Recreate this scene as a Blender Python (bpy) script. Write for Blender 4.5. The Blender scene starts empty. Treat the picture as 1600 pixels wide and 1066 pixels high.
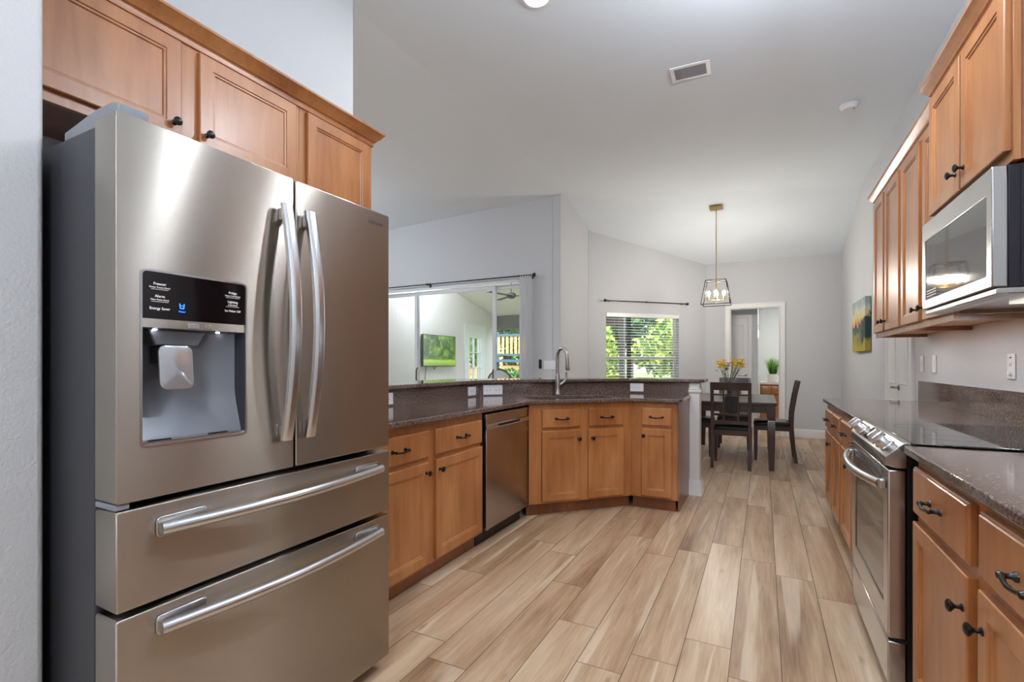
import bpy, bmesh, math, random
from mathutils import Vector, Matrix
from mathutils.geometry import tessellate_polygon
random.seed(7)
PI = math.pi
C = bpy.context.scene.collection
SC = bpy.context.scene

# ------------------------------------------------------------------ camera, world, exposure
cam_d = bpy.data.cameras.new('camera'); cam = bpy.data.objects.new('camera', cam_d); C.objects.link(cam)
cam.location = (0, 0, 1.2); cam.rotation_euler = (PI/2, 0, math.atan(392/760))
cam_d.sensor_width = 36; cam_d.lens = 36*760/1600; cam_d.shift_y = 35/1600
cam_d.clip_start = 0.05; cam_d.clip_end = 200
SC.camera = cam
SC.view_settings.view_transform = 'Standard'; SC.view_settings.look = 'None'
SC.view_settings.exposure = 0.5; SC.view_settings.gamma = 1.0
SC.view_settings.use_curve_mapping = False
SC.cycles.use_denoising = True
SC.cycles.max_bounces = 10; SC.cycles.diffuse_bounces = 6; SC.cycles.glossy_bounces = 5
SC.cycles.transmission_bounces = 8; SC.cycles.transparent_max_bounces = 16
SC.cycles.sample_clamp_indirect = 6.0
SC.cycles.caustics_reflective = False; SC.cycles.caustics_refractive = False
W = bpy.data.worlds.new('world'); SC.world = W; W.use_nodes = True
wn = W.node_tree.nodes; wl = W.node_tree.links
sky = wn.new('ShaderNodeTexSky'); sky.sky_type = 'NISHITA'; sky.sun_disc = False
sky.sun_elevation = math.radians(50); sky.sun_rotation = math.radians(150); sky.air_density = 1.0; sky.dust_density = 2.0
hs = wn.new('ShaderNodeHueSaturation'); hs.inputs['Saturation'].default_value = .45
wl.new(sky.outputs[0], hs.inputs['Color']); wl.new(hs.outputs[0], wn['Background'].inputs[0]); wn['Background'].inputs[1].default_value = 1.1
sun_d = bpy.data.lights.new('sun', 'SUN'); sun_d.energy = 3.0; sun_d.angle = math.radians(1.5); sun_d.color = (1, .95, .86)
sun = bpy.data.objects.new('sun', sun_d); C.objects.link(sun); sun.rotation_euler = (math.radians(42), 0, math.radians(35))

CAN_W = 14.0      # watts of each recessed lamp

# ------------------------------------------------------------------ materials
def lin(c):
    return tuple((x/255/12.92 if x/255 <= .04045 else ((x/255+.055)/1.055)**2.4) for x in c) + (1,)
class NT:
    def __init__(s, name):
        s.m = bpy.data.materials.new(name); s.m.use_nodes = True
        s.n = s.m.node_tree.nodes; s.l = s.m.node_tree.links; s.b = s.n['Principled BSDF']
    def node(s, t, **kw):
        n = s.n.new(t)
        for k, v in kw.items():
            if hasattr(n, k) and k not in n.inputs: setattr(n, k, v)
            else: n.inputs[k].default_value = v
        return n
    def link(s, a, b): s.l.new(a, b)
    def ramp(s, fac, stops):
        r = s.n.new('ShaderNodeValToRGB'); e = r.color_ramp.elements
        while len(e) < len(stops): e.new(.5)
        for q, (p, c) in zip(e, stops): q.position = p; q.color = c
        s.link(fac, r.inputs[0]); return r.outputs[0]
    def bump(s, h, strength, dist=.001):
        b = s.node('ShaderNodeBump', Strength=strength, Distance=dist); s.link(h, b.inputs['Height']); s.link(b.outputs[0], s.b.inputs['Normal'])
    def noise(s, scale, detail=3, vec=None, **kw):
        n = s.node('ShaderNodeTexNoise', Scale=scale, Detail=detail, **kw)
        if vec is not None: s.link(vec, n.inputs['Vector'])
        return n.outputs['Fac']
    def objco(s, scale=(1,1,1)):
        t = s.n.new('ShaderNodeTexCoord'); m = s.n.new('ShaderNodeMapping'); m.inputs['Scale'].default_value = scale
        s.link(t.outputs['Object'], m.inputs[0]); return m.outputs[0]
    def mix(s, f, a, b, typ='MIX'):
        x = s.n.new('ShaderNodeMix'); x.data_type = 'RGBA'; x.blend_type = typ
        for v, i in ((f, 0), (a, 6), (b, 7)):
            if hasattr(v, 'is_output') or hasattr(v, 'links'): s.link(v, x.inputs[i])
            else: x.inputs[i].default_value = v
        return x.outputs[2]
    def math(s, op, a, b=0.0):
        x = s.n.new('ShaderNodeMath'); x.operation = op
        for v, i in ((a, 0), (b, 1)):
            if hasattr(v, 'links'): s.link(v, x.inputs[i])
            else: x.inputs[i].default_value = v
        return x.outputs[0]
def mat(name, rgb, rough=.5, metal=0, spec=.5, coat=0, noise=None, emit=None, es=0, aniso=0, arot=0, trans=0, ior=1.45, alpha=1):
    t = NT(name); b = t.b
    b.inputs['Base Color'].default_value = lin(rgb); b.inputs['Roughness'].default_value = rough
    b.inputs['Metallic'].default_value = metal; b.inputs['Specular IOR Level'].default_value = spec
    b.inputs['Coat Weight'].default_value = coat; b.inputs['Coat Roughness'].default_value = .12
    b.inputs['IOR'].default_value = ior; b.inputs['Transmission Weight'].default_value = trans; b.inputs['Alpha'].default_value = alpha
    if noise: t.bump(t.noise(noise[0], 3, t.objco()), noise[1], noise[2])
    if emit: b.inputs['Emission Color'].default_value = lin(emit); b.inputs['Emission Strength'].default_value = es
    if aniso:
        b.inputs['Anisotropic'].default_value = aniso; b.inputs['Anisotropic Rotation'].default_value = arot
        tg = t.n.new('ShaderNodeTangent'); tg.direction_type = 'RADIAL'; tg.axis = 'Z'; t.link(tg.outputs[0], b.inputs['Tangent'])
    return t.m
def wood(name, c1, c2, c3, rough=.33, coat=.25):
    t = NT(name)
    v = t.objco((9, 9, .9)); g = t.noise(3.0, 8, v, Distortion=.6, Roughness=.65)
    v2 = t.objco((2.2, 2.2, .8)); bl = t.noise(2.0, 2, v2)
    f = t.math('ADD', t.math('MULTIPLY', g, .38), t.math('MULTIPLY', bl, .62))
    oi = t.n.new('ShaderNodeObjectInfo')
    f = t.math('ADD', f, t.math('MULTIPLY', t.math('SUBTRACT', oi.outputs['Random'], .5), .08))
    col = t.ramp(f, [(.30, lin(c1)), (.5, lin(c2)), (.72, lin(c3))])
    t.link(col, t.b.inputs['Base Color']); t.b.inputs['Roughness'].default_value = rough
    t.b.inputs['Coat Weight'].default_value = coat; t.b.inputs['Coat Roughness'].default_value = .25
    t.bump(g, .08); return t.m
def granite(name):
    t = NT(name); co = t.objco()
    a = t.noise(260, 2, co, Roughness=.7); b = t.noise(90, 3, co); c = t.noise(6, 2, co)
    f = t.math('ADD', t.math('MULTIPLY', a, .55), t.math('MULTIPLY', b, .45))
    col = t.ramp(f, [(.34, lin((44, 34, 31))), (.45, lin((84, 67, 60))), (.55, lin((116, 96, 86))), (.66, lin((176, 156, 142)))])
    col = t.mix(t.math('MULTIPLY', c, .35), col, lin((68, 55, 50)))
    t.link(col, t.b.inputs['Base Color']); t.b.inputs['Roughness'].default_value = .08
    t.b.inputs['Specular IOR Level'].default_value = .7; return t.m
def floor_mat():
    t = NT('plank_floor')
    at = t.n.new('ShaderNodeAttribute'); at.attribute_name = 'plank'
    sp = t.n.new('ShaderNodeSeparateColor'); t.link(at.outputs['Color'], sp.inputs[0])
    tc = t.n.new('ShaderNodeTexCoord'); sx = t.n.new('ShaderNodeSeparateXYZ'); t.link(tc.outputs['Object'], sx.inputs[0])
    def co(kx, ky, kz):
        cb = t.n.new('ShaderNodeCombineXYZ')
        t.link(t.math('MULTIPLY', sx.outputs[0], kx), cb.inputs[0])
        t.link(t.math('ADD', t.math('MULTIPLY', sx.outputs[1], ky), t.math('MULTIPLY', sp.outputs[0], 40)), cb.inputs[1])
        t.link(t.math('MULTIPLY', sp.outputs[1], kz), cb.inputs[2]); return cb.outputs[0]
    big = t.noise(1.0, 3, co(8, .8, 31), Distortion=.5)
    grain = t.noise(1.0, 6, co(40, 2.2, 57), Distortion=1.6, Roughness=.6)
    fine = t.noise(1.0, 4, co(160, 6, 13))
    vein = t.noise(1.0, 2, co(11, .55, 91), Distortion=.8)
    f = t.math('ADD', t.math('MULTIPLY', big, .62), t.math('MULTIPLY', grain, .28))
    f = t.math('ADD', f, t.math('MULTIPLY', fine, .10))
    f = t.math('ADD', f, t.math('MULTIPLY', t.math('SUBTRACT', sp.outputs[2], .5), .16))
    col = t.ramp(f, [(.30, lin((133, 101, 76))), (.42, lin((168, 136, 105))), (.52, lin((190, 160, 129))), (.66, lin((212, 187, 158))), (.8, lin((226, 205, 178)))])
    lv = t.ramp(vein, [(.60, (0, 0, 0, 1)), (.66, (1, 1, 1, 1))])
    col = t.mix(t.math('MULTIPLY', lv, .45), col, lin((232, 214, 188)))
    kn = t.n.new('ShaderNodeTexVoronoi'); kn.inputs['Scale'].default_value = 1.0
    t.link(co(7, 2.2, 17), kn.inputs['Vector'])
    kd = t.ramp(kn.outputs['Distance'], [(.03, (1, 1, 1, 1)), (.10, (0, 0, 0, 1))])
    col = t.mix(t.math('MULTIPLY', kd, .5), col, lin((128, 88, 60)))
    t.link(col, t.b.inputs['Base Color'])
    t.b.inputs['Roughness'].default_value = .36; t.b.inputs['Specular IOR Level'].default_value = .45
    t.bump(grain, .12); return t.m
def leafmat(name, c1, c2, c3):
    t = NT(name)
    at = t.n.new('ShaderNodeAttribute'); at.attribute_name = 'plank'
    sp = t.n.new('ShaderNodeSeparateColor'); t.link(at.outputs['Color'], sp.inputs[0])
    t.link(t.ramp(sp.outputs[0], [(0, lin(c1)), (.5, lin(c2)), (1, lin(c3))]), t.b.inputs['Base Color'])
    t.b.inputs['Roughness'].default_value = .6; t.b.inputs['Subsurface Weight'].default_value = 0
    tr = t.n.new('ShaderNodeBsdfTranslucent'); t.link(t.b.inputs['Base Color'].links[0].from_socket, tr.inputs[0])
    mx = t.n.new('ShaderNodeMixShader'); mx.inputs[0].default_value = .35
    t.link(t.b.outputs[0], mx.inputs[1]); t.link(tr.outputs[0], mx.inputs[2]); t.link(mx.outputs[0], t.n['Material Output'].inputs[0]); return t.m
def glassmat(name, tint=(235, 240, 240), refl=.08):
    t = NT(name); t.n.remove(t.b)
    tr = t.n.new('ShaderNodeBsdfTransparent'); tr.inputs[0].default_value = lin(tint)
    gl = t.n.new('ShaderNodeBsdfGlossy'); gl.inputs['Roughness'].default_value = 0.01
    lw = t.n.new('ShaderNodeLayerWeight'); lw.inputs[0].default_value = .25
    mr = t.n.new('ShaderNodeMath'); mr.operation = 'MULTIPLY_ADD'; mr.inputs[1].default_value = .5; mr.inputs[2].default_value = refl*.5
    t.link(lw.outputs['Fresnel'], mr.inputs[0])
    mx = t.n.new('ShaderNodeMixShader'); t.link(mr.outputs[0], mx.inputs[0]); t.link(tr.outputs[0], mx.inputs[1]); t.link(gl.outputs[0], mx.inputs[2])
    t.link(mx.outputs[0], t.n['Material Output'].inputs[0]); return t.m
def steel(name, rgb, rough=.26, aniso=.75, arot=.25, wav=0.0, brush=(2, 2, 220)):
    t = NT(name); b = t.b
    b.inputs['Metallic'].default_value = 1; b.inputs['Base Color'].default_value = lin(rgb)
    b.inputs['Anisotropic'].default_value = aniso; b.inputs['Anisotropic Rotation'].default_value = arot
    tg = t.n.new('ShaderNodeTangent'); tg.direction_type = 'RADIAL'; tg.axis = 'Z'; t.link(tg.outputs[0], b.inputs['Tangent'])
    b.inputs['Roughness'].default_value = rough
    n = t.noise(1.0, 2, t.objco(brush)); t.link(t.mix(t.math('MULTIPLY', n, .16), lin(rgb), lin(tuple(int(c*.8) for c in rgb))), b.inputs['Base Color'])
    if wav:
        w = t.noise(1.0, 0, t.objco((1.6, 1.6, 2.6))); t.bump(w, wav, .05)
    return t.m

WALL = mat('wall_paint', (200, 201, 203), .75, noise=(110, .5, .004))
CEIL = mat('ceiling_paint', (230, 238, 244), .85, noise=(120, .3, .003))
TRIM = mat('white_trim', (226, 226, 224), .4)
WOOD = wood('cherry_wood', (136, 80, 42), (168, 108, 60), (190, 134, 84))
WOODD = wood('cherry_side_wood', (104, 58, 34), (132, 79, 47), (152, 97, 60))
RAW = wood('raw_maple', (190, 150, 108), (208, 172, 130), (220, 188, 150), .5, 0)
DARK = wood('espresso_wood', (34, 19, 13), (50, 29, 21), (68, 42, 32), .3, .3)
GRAN = granite('brown_granite')
FLOOR = floor_mat()
GROUT = mat('plank_joint', (100, 82, 66), .9)
STEEL = steel('fridge_steel', (176, 168, 158), .27, 1.0, .25, .12)
STEELR = steel('range_steel', (188, 186, 184), .24, .6, .25)
STEELH = mat('handle_steel', (205, 205, 206), .27, 1)
NICK = mat('brushed_nickel', (176, 172, 166), .26, 1)
BODY = mat('fridge_side_grey', (66, 67, 72), .42, .3, noise=(600, .15, .001))
HINGE = mat('hinge_plastic', (128, 132, 138), .4)
BLACK = mat('black_plastic', (14, 14, 16), .35)
BLACKM = mat('black_gap', (6, 6, 7), .8)
MWB = mat('microwave_case', (26, 22, 34), .35)
IRON = mat('oil_bronze', (20, 19, 21), .32, .4, coat=.3)
GLOSSB = mat('black_display', (16, 8, 8), .08, 0, .6)
COOK = mat('cooktop_glass', (20, 20, 22), .03, 0, 1.0)
MWG = mat('microwave_glass', (60, 58, 56), .04, 0, .9)
OVG = mat('oven_glass', (38, 36, 34), .04, 0, .9)
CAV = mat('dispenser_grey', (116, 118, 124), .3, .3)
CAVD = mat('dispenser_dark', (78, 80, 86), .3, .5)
WHITE = mat('white_plastic', (232, 232, 234), .35)
SLOT = mat('outlet_slot', (70, 70, 72), .6)
TEXTW = mat('panel_lettering', (215, 210, 210), .5, emit=(215, 210, 210), es=.35)
TEXTG = mat('badge_lettering', (96, 92, 90), .4, .6)
BLUE = mat('blue_indicator', (30, 90, 220), .4, emit=(40, 110, 255), es=2.2)
LED = mat('dispenser_led', (255, 255, 255), .4, emit=(225, 232, 255), es=25)
BRASS = mat('aged_brass', (186, 150, 84), .28, 1)
CAGE = mat('cage_metal', (28, 26, 24), .4, .7)
BULB = mat('bulb_glow', (255, 240, 215), .3, emit=(255, 246, 234), es=430)
LENS = mat('lamp_lens', (255, 255, 255), .4, emit=(255, 250, 244), es=9)
GLASS = glassmat('clear_glass', (250, 252, 252))
VGLASS = glassmat('vase_glass', (232, 238, 236), .2)
SHEER = NT('sheer_fabric')
SHEER.b.inputs['Base Color'].default_value = lin((236, 236, 238)); SHEER.b.inputs['Roughness'].default_value = .8
_tr = SHEER.n.new('ShaderNodeBsdfTranslucent'); _tr.inputs[0].default_value = lin((236, 236, 238))
_tp = SHEER.n.new('ShaderNodeBsdfTransparent'); _m1 = SHEER.n.new('ShaderNodeMixShader'); _m2 = SHEER.n.new('ShaderNodeMixShader')
_m1.inputs[0].default_value = .4; SHEER.link(SHEER.b.outputs[0], _m1.inputs[1]); SHEER.link(_tr.outputs[0], _m1.inputs[2])
_m2.inputs[0].default_value = .12; SHEER.link(_m1.outputs[0], _m2.inputs[1]); SHEER.link(_tp.outputs[0], _m2.inputs[2])
SHEER.link(_m2.outputs[0], SHEER.n['Material Output'].inputs[0]); SHEER = SHEER.m
LEATH = mat('black_leather', (18, 19, 24), .3, coat=.2)
STUCCO = mat('stucco', (222, 217, 210), .9, noise=(70, .9, .01))
LCEIL = mat('lanai_ceiling', (226, 220, 204), .8)
BEAM = mat('lanai_beam', (118, 112, 106), .8)
CONC = mat('patio_concrete', (186, 182, 174), .8, noise=(30, .2, .003))
ALU = mat('white_aluminium', (212, 214, 218), .4)
LAWN = mat('lawn_green', (108, 136, 62), .9, noise=(60, .9, .03))
BARK = mat('bark', (84, 68, 54), .9)
LEAF1 = leafmat('leaf_bright', (54, 84, 28), (112, 142, 44), (184, 198, 84))
LEAF2 = leafmat('leaf_dark', (24, 52, 30), (52, 88, 44), (96, 128, 66))
SIDING = mat('tan_siding', (206, 156, 106), .8)
ROOFM = mat('grey_shingle', (120, 112, 110), .9)
DECKB = mat('slate_blue_frame', (38, 62, 74), .6)
DECKW = mat('cedar_boards', (198, 140, 88), .7)
YEL = mat('yellow_petals', (236, 200, 28), .6)
MAUVE = mat('mauve_petals', (206, 178, 196), .6)
STEM = mat('flower_stem_green', (62, 84, 40), .7)
DSPOT = mat('bloom_centre', (84, 52, 20), .7)
POT = mat('white_ceramic', (228, 226, 220), .35)
GRASSG = leafmat('grass_blade_green', (40, 88, 24), (84, 140, 44), (160, 196, 96))
STONEW = mat('white_stone_top', (226, 220, 210), .25)
MIRR = mat('mirror_silver', (210, 214, 214), .03, 1)

# ------------------------------------------------------------------ mesh builder
class M:
    def __init__(s): s.v = []; s.f = []; s.col = []
    def add(s, vs, fs):
        o = len(s.v); s.v += [tuple(p) for p in vs]; s.f += [tuple(i+o for i in f) for f in fs]; return s
    def box(s, x0, x1, y0, y1, z0, z1):
        return s.add([(x0,y0,z0),(x1,y0,z0),(x1,y1,z0),(x0,y1,z0),(x0,y0,z1),(x1,y0,z1),(x1,y1,z1),(x0,y1,z1)],
                     [(0,3,2,1),(4,5,6,7),(0,1,5,4),(1,2,6,5),(2,3,7,6),(3,0,4,7)])
    def prism(s, poly, a0, a1, axis='z', holes=()):
        """extrude a 2D polygon. axis z: (x,y); axis x: (y,z); axis y: (x,z)"""
        def P(p, a): return (p[0],p[1],a) if axis == 'z' else ((a,p[0],p[1]) if axis == 'x' else (p[0],a,p[1]))
        loops = [list(poly)] + [list(h) for h in holes]; flat = [p for l in loops for p in l]; n = len(flat)
        if holes: tri = tessellate_polygon([[Vector((p[0],p[1],0)) for p in l] for l in loops])
        else: tri = [tuple(range(n))]
        vs = [P(p, a0) for p in flat] + [P(p, a1) for p in flat]
        fs = [tuple(t) for t in tri] + [tuple(i+n for i in reversed(t)) for t in tri]
        o = 0
        for l in loops:
            k = len(l)
            fs += [(o+i, o+(i+1)%k, n+o+(i+1)%k, n+o+i) for i in range(k)]; o += k
        return s.add(vs, fs)
    def loops(s, rings, cap0=True, cap1=True, closed=True):
        n = len(rings[0]); vs = [p for r in rings for p in r]; fs = []
        for j in range(len(rings)-1):
            for i in range(n if closed else n-1):
                a, b = j*n+i, j*n+(i+1)%n; fs.append((a, b, b+n, a+n))
        if cap0: fs.append(tuple(range(n)))
        if cap1: fs.append(tuple(range((len(rings)-1)*n, len(rings)*n)))
        return s.add(vs, fs)
    def tube(s, path, r, n=10, sq=1.0):
        path = [Vector(p) for p in path]; rs = r if isinstance(r, (list, tuple)) else [r]*len(path); rings = []
        up = None
        for i, p in enumerate(path):
            t = (path[min(i+1, len(path)-1)] - path[max(i-1, 0)]).normalized()
            if up is None: up = Vector((0,0,1)) if abs(t.z) < .9 else Vector((1,0,0))
            a = t.cross(up).normalized(); b = a.cross(t).normalized(); up = b
            rings.append([tuple(p + a*math.cos(q)*rs[i] + b*math.sin(q)*rs[i]*sq) for q in [2*PI*k/n for k in range(n)]])
        return s.loops(rings)
    def lathe(s, prof, o=(0,0,0), d=(0,0,1), n=20):
        d = Vector(d).normalized(); a = d.orthogonal().normalized(); b = d.cross(a); o = Vector(o)
        rings = [[tuple(o + d*h + (a*math.cos(q)+b*math.sin(q))*max(r, 1e-4)) for q in [2*PI*k/n for k in range(n)]] for r, h in prof]
        return s.loops(rings)
    def ball(s, c, r, n=10, sz=1.0):
        m = n//2+1
        return s.lathe([(r*math.sin(PI*i/m), -r*sz*math.cos(PI*i/m)) for i in range(m+1)], c, (0,0,1), n)
    def rect_loops(s, x0, x1, z0, z1, prof):
        """nested rectangles facing -y: prof = [(inset, y)]"""
        return s.loops([[(x0+i,y,z0+i),(x1-i,y,z0+i),(x1-i,y,z1-i),(x0+i,y,z1-i)] for i, y in prof])
    def sweep(s, path, prof, side=1, closed=False):
        """profile [(out,z)] swept along a plan path with mitred corners; out is to the right of travel when side=1"""
        P = [Vector(p) for p in path]; n = len(P); rings = []
        def nrm(a, b): t = (b-a).normalized(); return Vector((t.y, -t.x))*side
        for i in range(n):
            if closed: n1, n2 = nrm(P[i-1], P[i]), nrm(P[i], P[(i+1)%n])
            else:
                n1 = nrm(P[i-1], P[i]) if i else nrm(P[0], P[1]); n2 = nrm(P[i], P[i+1]) if i < n-1 else n1
            m = (n1+n2); m = m/ (m.length_squared/2) if m.length > 1e-6 else n1
            rings.append([(P[i].x+m.x*o, P[i].y+m.y*o, z) for o, z in prof])
        if closed: rings.append(rings[0])
        return s.loops(rings, not closed, not closed)
    def build(s, name, mt, parent=None, bevel=0, seg=2, smooth=.7, loc=None, rz=None, mtx=None):
        me = bpy.data.meshes.new(name); me.from_pydata([mtx @ Vector(p) for p in s.v] if mtx else s.v, [], s.f)
        bm = bmesh.new(); bm.from_mesh(me); bmesh.ops.remove_doubles(bm, verts=bm.verts, dist=1e-6)
        bmesh.ops.recalc_face_normals(bm, faces=bm.faces)
        for f in bm.faces: f.smooth = True
        for e in bm.edges: e.smooth = len(e.link_faces) == 2 and e.calc_face_angle(0) < smooth
        bm.to_mesh(me); bm.free(); me.materials.append(mt)
        o = bpy.data.objects.new(name, me); C.objects.link(o)
        if parent: o.parent = parent
        if loc: o.location = loc
        if rz is not None: o.rotation_euler = (0, 0, rz)
        if bevel:
            b = o.modifiers.new('bevel', 'BEVEL'); b.width = bevel; b.segments = seg; b.limit_method = 'ANGLE'; b.angle_limit = .6; b.harden_normals = False
        return o
def tag(o, label, cat=None, group=None):
    o['label'] = label
    if cat: o['category'] = cat
    if group: o['group'] = group
    return o
def thing(name, label, cat, loc=(0,0,0), rz=0, group=None):
    o = bpy.data.objects.new(name, None); C.objects.link(o); o.location = loc; o.rotation_euler = (0,0,rz); o.empty_display_size = .1
    return tag(o, label, cat, group)
def struct(o): o['kind'] = 'structure'; return o
def rrect(x0, x1, y0, y1, r, k=4):
    pts = []
    for cx, cy, a in ((x1-r,y1-r,0),(x0+r,y1-r,PI/2),(x0+r,y0+r,PI),(x1-r,y0+r,1.5*PI)):
        pts += [(cx+r*math.cos(a+PI/2*i/k), cy+r*math.sin(a+PI/2*i/k)) for i in range(k+1)]
    return pts
def rect(x0, x1, y0, y1): return [(x0,y0),(x1,y0),(x1,y1),(x0,y1)]
def text(name, s, size, mt, parent, loc, rot, align='CENTER'):
    cu = bpy.data.curves.new(name, 'FONT'); cu.body = s; cu.size = size; cu.align_x = align; cu.align_y = 'CENTER'; cu.extrude = .0003
    cu.materials.append(mt); tmp = bpy.data.objects.new('tmp', cu); C.objects.link(tmp); bpy.context.view_layer.update()
    me = bpy.data.meshes.new_from_object(tmp.evaluated_get(bpy.context.evaluated_depsgraph_get())); bpy.data.objects.remove(tmp); me.name = name
    o = bpy.data.objects.new(name, me); C.objects.link(o); o.parent = parent; o.location = loc; o.rotation_euler = rot; return o
RPX = PI/2          # rotation of a thing whose front faces +X (local -y -> +X)

# ------------------------------------------------------------------ structure
# floor planks
fm = M(); fcol = []
offs = {-8: 2.386, -7: 1.732, -6: 1.608, -5: 2.491, -4: 2.131, -3: 1.861, -2: 2.012, -1: 2.235, 0: 2.036, 1: 3.136, 2: 2.932}
PW, PL = .183, 1.27
for k in range(-38, 9):
    x0 = -.118 + k*PW; oy = offs.get(k, random.uniform(0, PL))
    j0 = int(math.floor((-3.2-oy)/PL)); j1 = int(math.ceil((12.6-oy)/PL))
    for j in range(j0, j1):
        y0, y1 = oy+j*PL, oy+(j+1)*PL
        if x0 < -2.6 and y1 > 6.6: y1 = min(y1, 6.44)
        if y1-y0 < .02: continue
        g = .0015
        fm.add([(x0+g,y0+g,0),(x0+PW-g,y0+g,0),(x0+PW-g,y1-g,0),(x0+g,y1-g,0)], [(0,1,2,3)])
        fcol.append((random.random(), random.random(), random.random(), 1))
me = bpy.data.meshes.new('floor'); me.from_pydata(fm.v, [], fm.f); me.materials.append(FLOOR); me.materials.append(GROUT)
n0 = len(me.polygons)
bmf = bmesh.new(); bmf.from_mesh(me)
lay = bmf.loops.layers.float_color.new('plank'); bmf.faces.ensure_lookup_table()
for i, f in enumerate(bmf.faces):
    for l in f.loops: l[lay] = fcol[i]
def addbox(bm, x0, x1, y0, y1, z0, z1, mi):
    vs = [bm.verts.new(p) for p in ((x0,y0,z0),(x1,y0,z0),(x1,y1,z0),(x0,y1,z0),(x0,y0,z1),(x1,y0,z1),(x1,y1,z1),(x0,y1,z1))]
    for f in ((0,3,2,1),(4,5,6,7),(0,1,5,4),(1,2,6,5),(2,3,7,6),(3,0,4,7)):
        q = bm.faces.new([vs[i] for i in f]); q.material_index = mi
addbox(bmf, -7.1, 1.25, -3.1, 6.44, -.1, -.0015, 1)
addbox(bmf, -2.62, 1.25, 6.44, 12.6, -.1, -.0015, 1)
bmf.to_mesh(me); bmf.free()
struct(bpy.data.objects.new('floor', me)); C.objects.link(bpy.data.objects['floor'])

# ceiling: two shallow planes meeting at a ridge, sloping down over the dining end
def cz(x): return 3.40+.045*(1.09-x) if x > -2.4 else 3.557-.036*(-2.4-x)
def ceil_z(x, y): return min(cz(x), 2.93+.255*(9.15-y))
rings = []
for x in (-7.1, -4.8, -2.4, -1.2, 0, 1.25):
    yf = 9.15-(cz(x)-2.93)/.255
    rings.append([(x,-3.1,cz(x)), (x,yf,cz(x)), (x,9.4,2.93+.255*(9.15-9.4)), (x,9.4,4.0), (x,-3.1,4.0)])
struct(M().loops(rings).build('ceiling', CEIL, smooth=.02))

def wallz(x, y): return ceil_z(x, y)+.05
# right wall, back wall, etc. (polygons follow the ceiling)
def ywall(name, x0, x1, y0, y1, ys, holes=(), m=WALL, bevel=0):
    xm = x0
    top = [(y, wallz(xm, y)) for y in ys]
    poly = [(y0, 0), (y1, 0)] + list(reversed(top))
    return struct(M().prism(poly, x0, x1, 'x', holes).build(name, m, bevel=bevel, seg=3))
ywall('wall_right', 1.09, 1.21, -3.0, 9.15, [-3.0, 7.31, 9.15])
# back wall with the doorway
bw = M().prism([(-.889, 0), (-.504, 0), (-.504, 2.139), (.25, 2.139), (.25, 0), (1.21, 0), (1.21, 2.98), (-.889, 2.98)], 9.15, 9.27, 'y')
struct(bw.build('wall_back', WALL))
# angled window wall: local s along (1,1)/sqrt2 from (-2.5,7.54)
A45 = Matrix.Translation((-2.5, 7.54, 0)) @ Matrix.Rotation(PI/4, 4, 'Z')
L45 = math.hypot(1.611, 1.61)
w0, w1, wz0, wz1 = .317, 1.722, .80, 2.035
aw = M().prism([(0, 0), (L45+.12, 0), (L45+.12, 2.98), (0, 3.40)], 0, .14, 'y', [rect(w0, w1, wz0, wz1)])
struct(aw.build('wall_window', WALL, mtx=A45))
struct(M().prism([(6.32, 0), (7.54, 0), (7.54, 3.40), (6.75, 3.6), (6.32, 3.6)], -2.62, -2.5, 'x').build('wall_corner', WALL, bevel=.012, seg=3))
# wall with the sliding doors
sw = M().prism([(-7.0, 0), (-5.75, 0), (-5.75, 2.40), (-3.02, 2.40), (-3.02, 0), (-2.62, 0), (-2.62, 3.6), (-7.0, 3.44)], 6.32, 6.44, 'y')
struct(sw.build('wall_slider', WALL))
struct(M().prism([(-3.0, 0), (6.32, 0), (6.32, 3.43), (-3.0, 3.43)], -7.1, -6.98, 'x').build('wall_left', WALL))
struct(M().prism([(-7.0, 0), (1.21, 0), (1.21, 3.44), (-2.4, 3.6), (-7.0, 3.44)], -3.12, -3.0, 'y').build('wall_rear', WALL))
struct(M().box(-2.43, -2.31, -.9, 2.287, 0, 3.6).build('wall_fridge', WALL, bevel=.012, seg=3))
struct(M().box(-2.31, -1.61, .43, .55, 0, 3.56).build('wall_stub', WALL, bevel=.014, seg=3))
# knee wall carrying the bar
kn = [(-2.22, 2.295), (-2.22, 3.658), (-1.158, 4.72), (-.53, 4.72), (-.53, 4.84), (-1.208, 4.84), (-2.34, 3.708), (-2.34, 2.295)]
struct(M().prism(kn, 0, 1.024, 'z').build('wall_bar', WALL, bevel=.004))
# pilaster trim at the open end of the bar
t = M()
t.box(-.60, -.512, 4.706, 4.858, 0, 1.024)
pil = t.build('trim_1', TRIM, bevel=.003); struct(pil)
t = M().sweep([(-.606, 4.70), (-.508, 4.70), (-.508, 4.862), (-.606, 4.862)], [(0, 0), (.022, 0), (.020, .012), (.014, .02), (.013, .10), (.006, .115), (.004, .135), (0, .14)], 1)
o = t.build('pilaster_base', TRIM, pil)
t = M().sweep([(-.606, 4.704), (-.508, 4.704), (-.508, 4.862), (-.606, 4.862)], [(0, .925), (.006, .93), (.012, .945), (.004, .952), (.004, .958), (.010, .966), (0, .972)], 1)
t.build('pilaster_collar', TRIM, pil)

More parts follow.
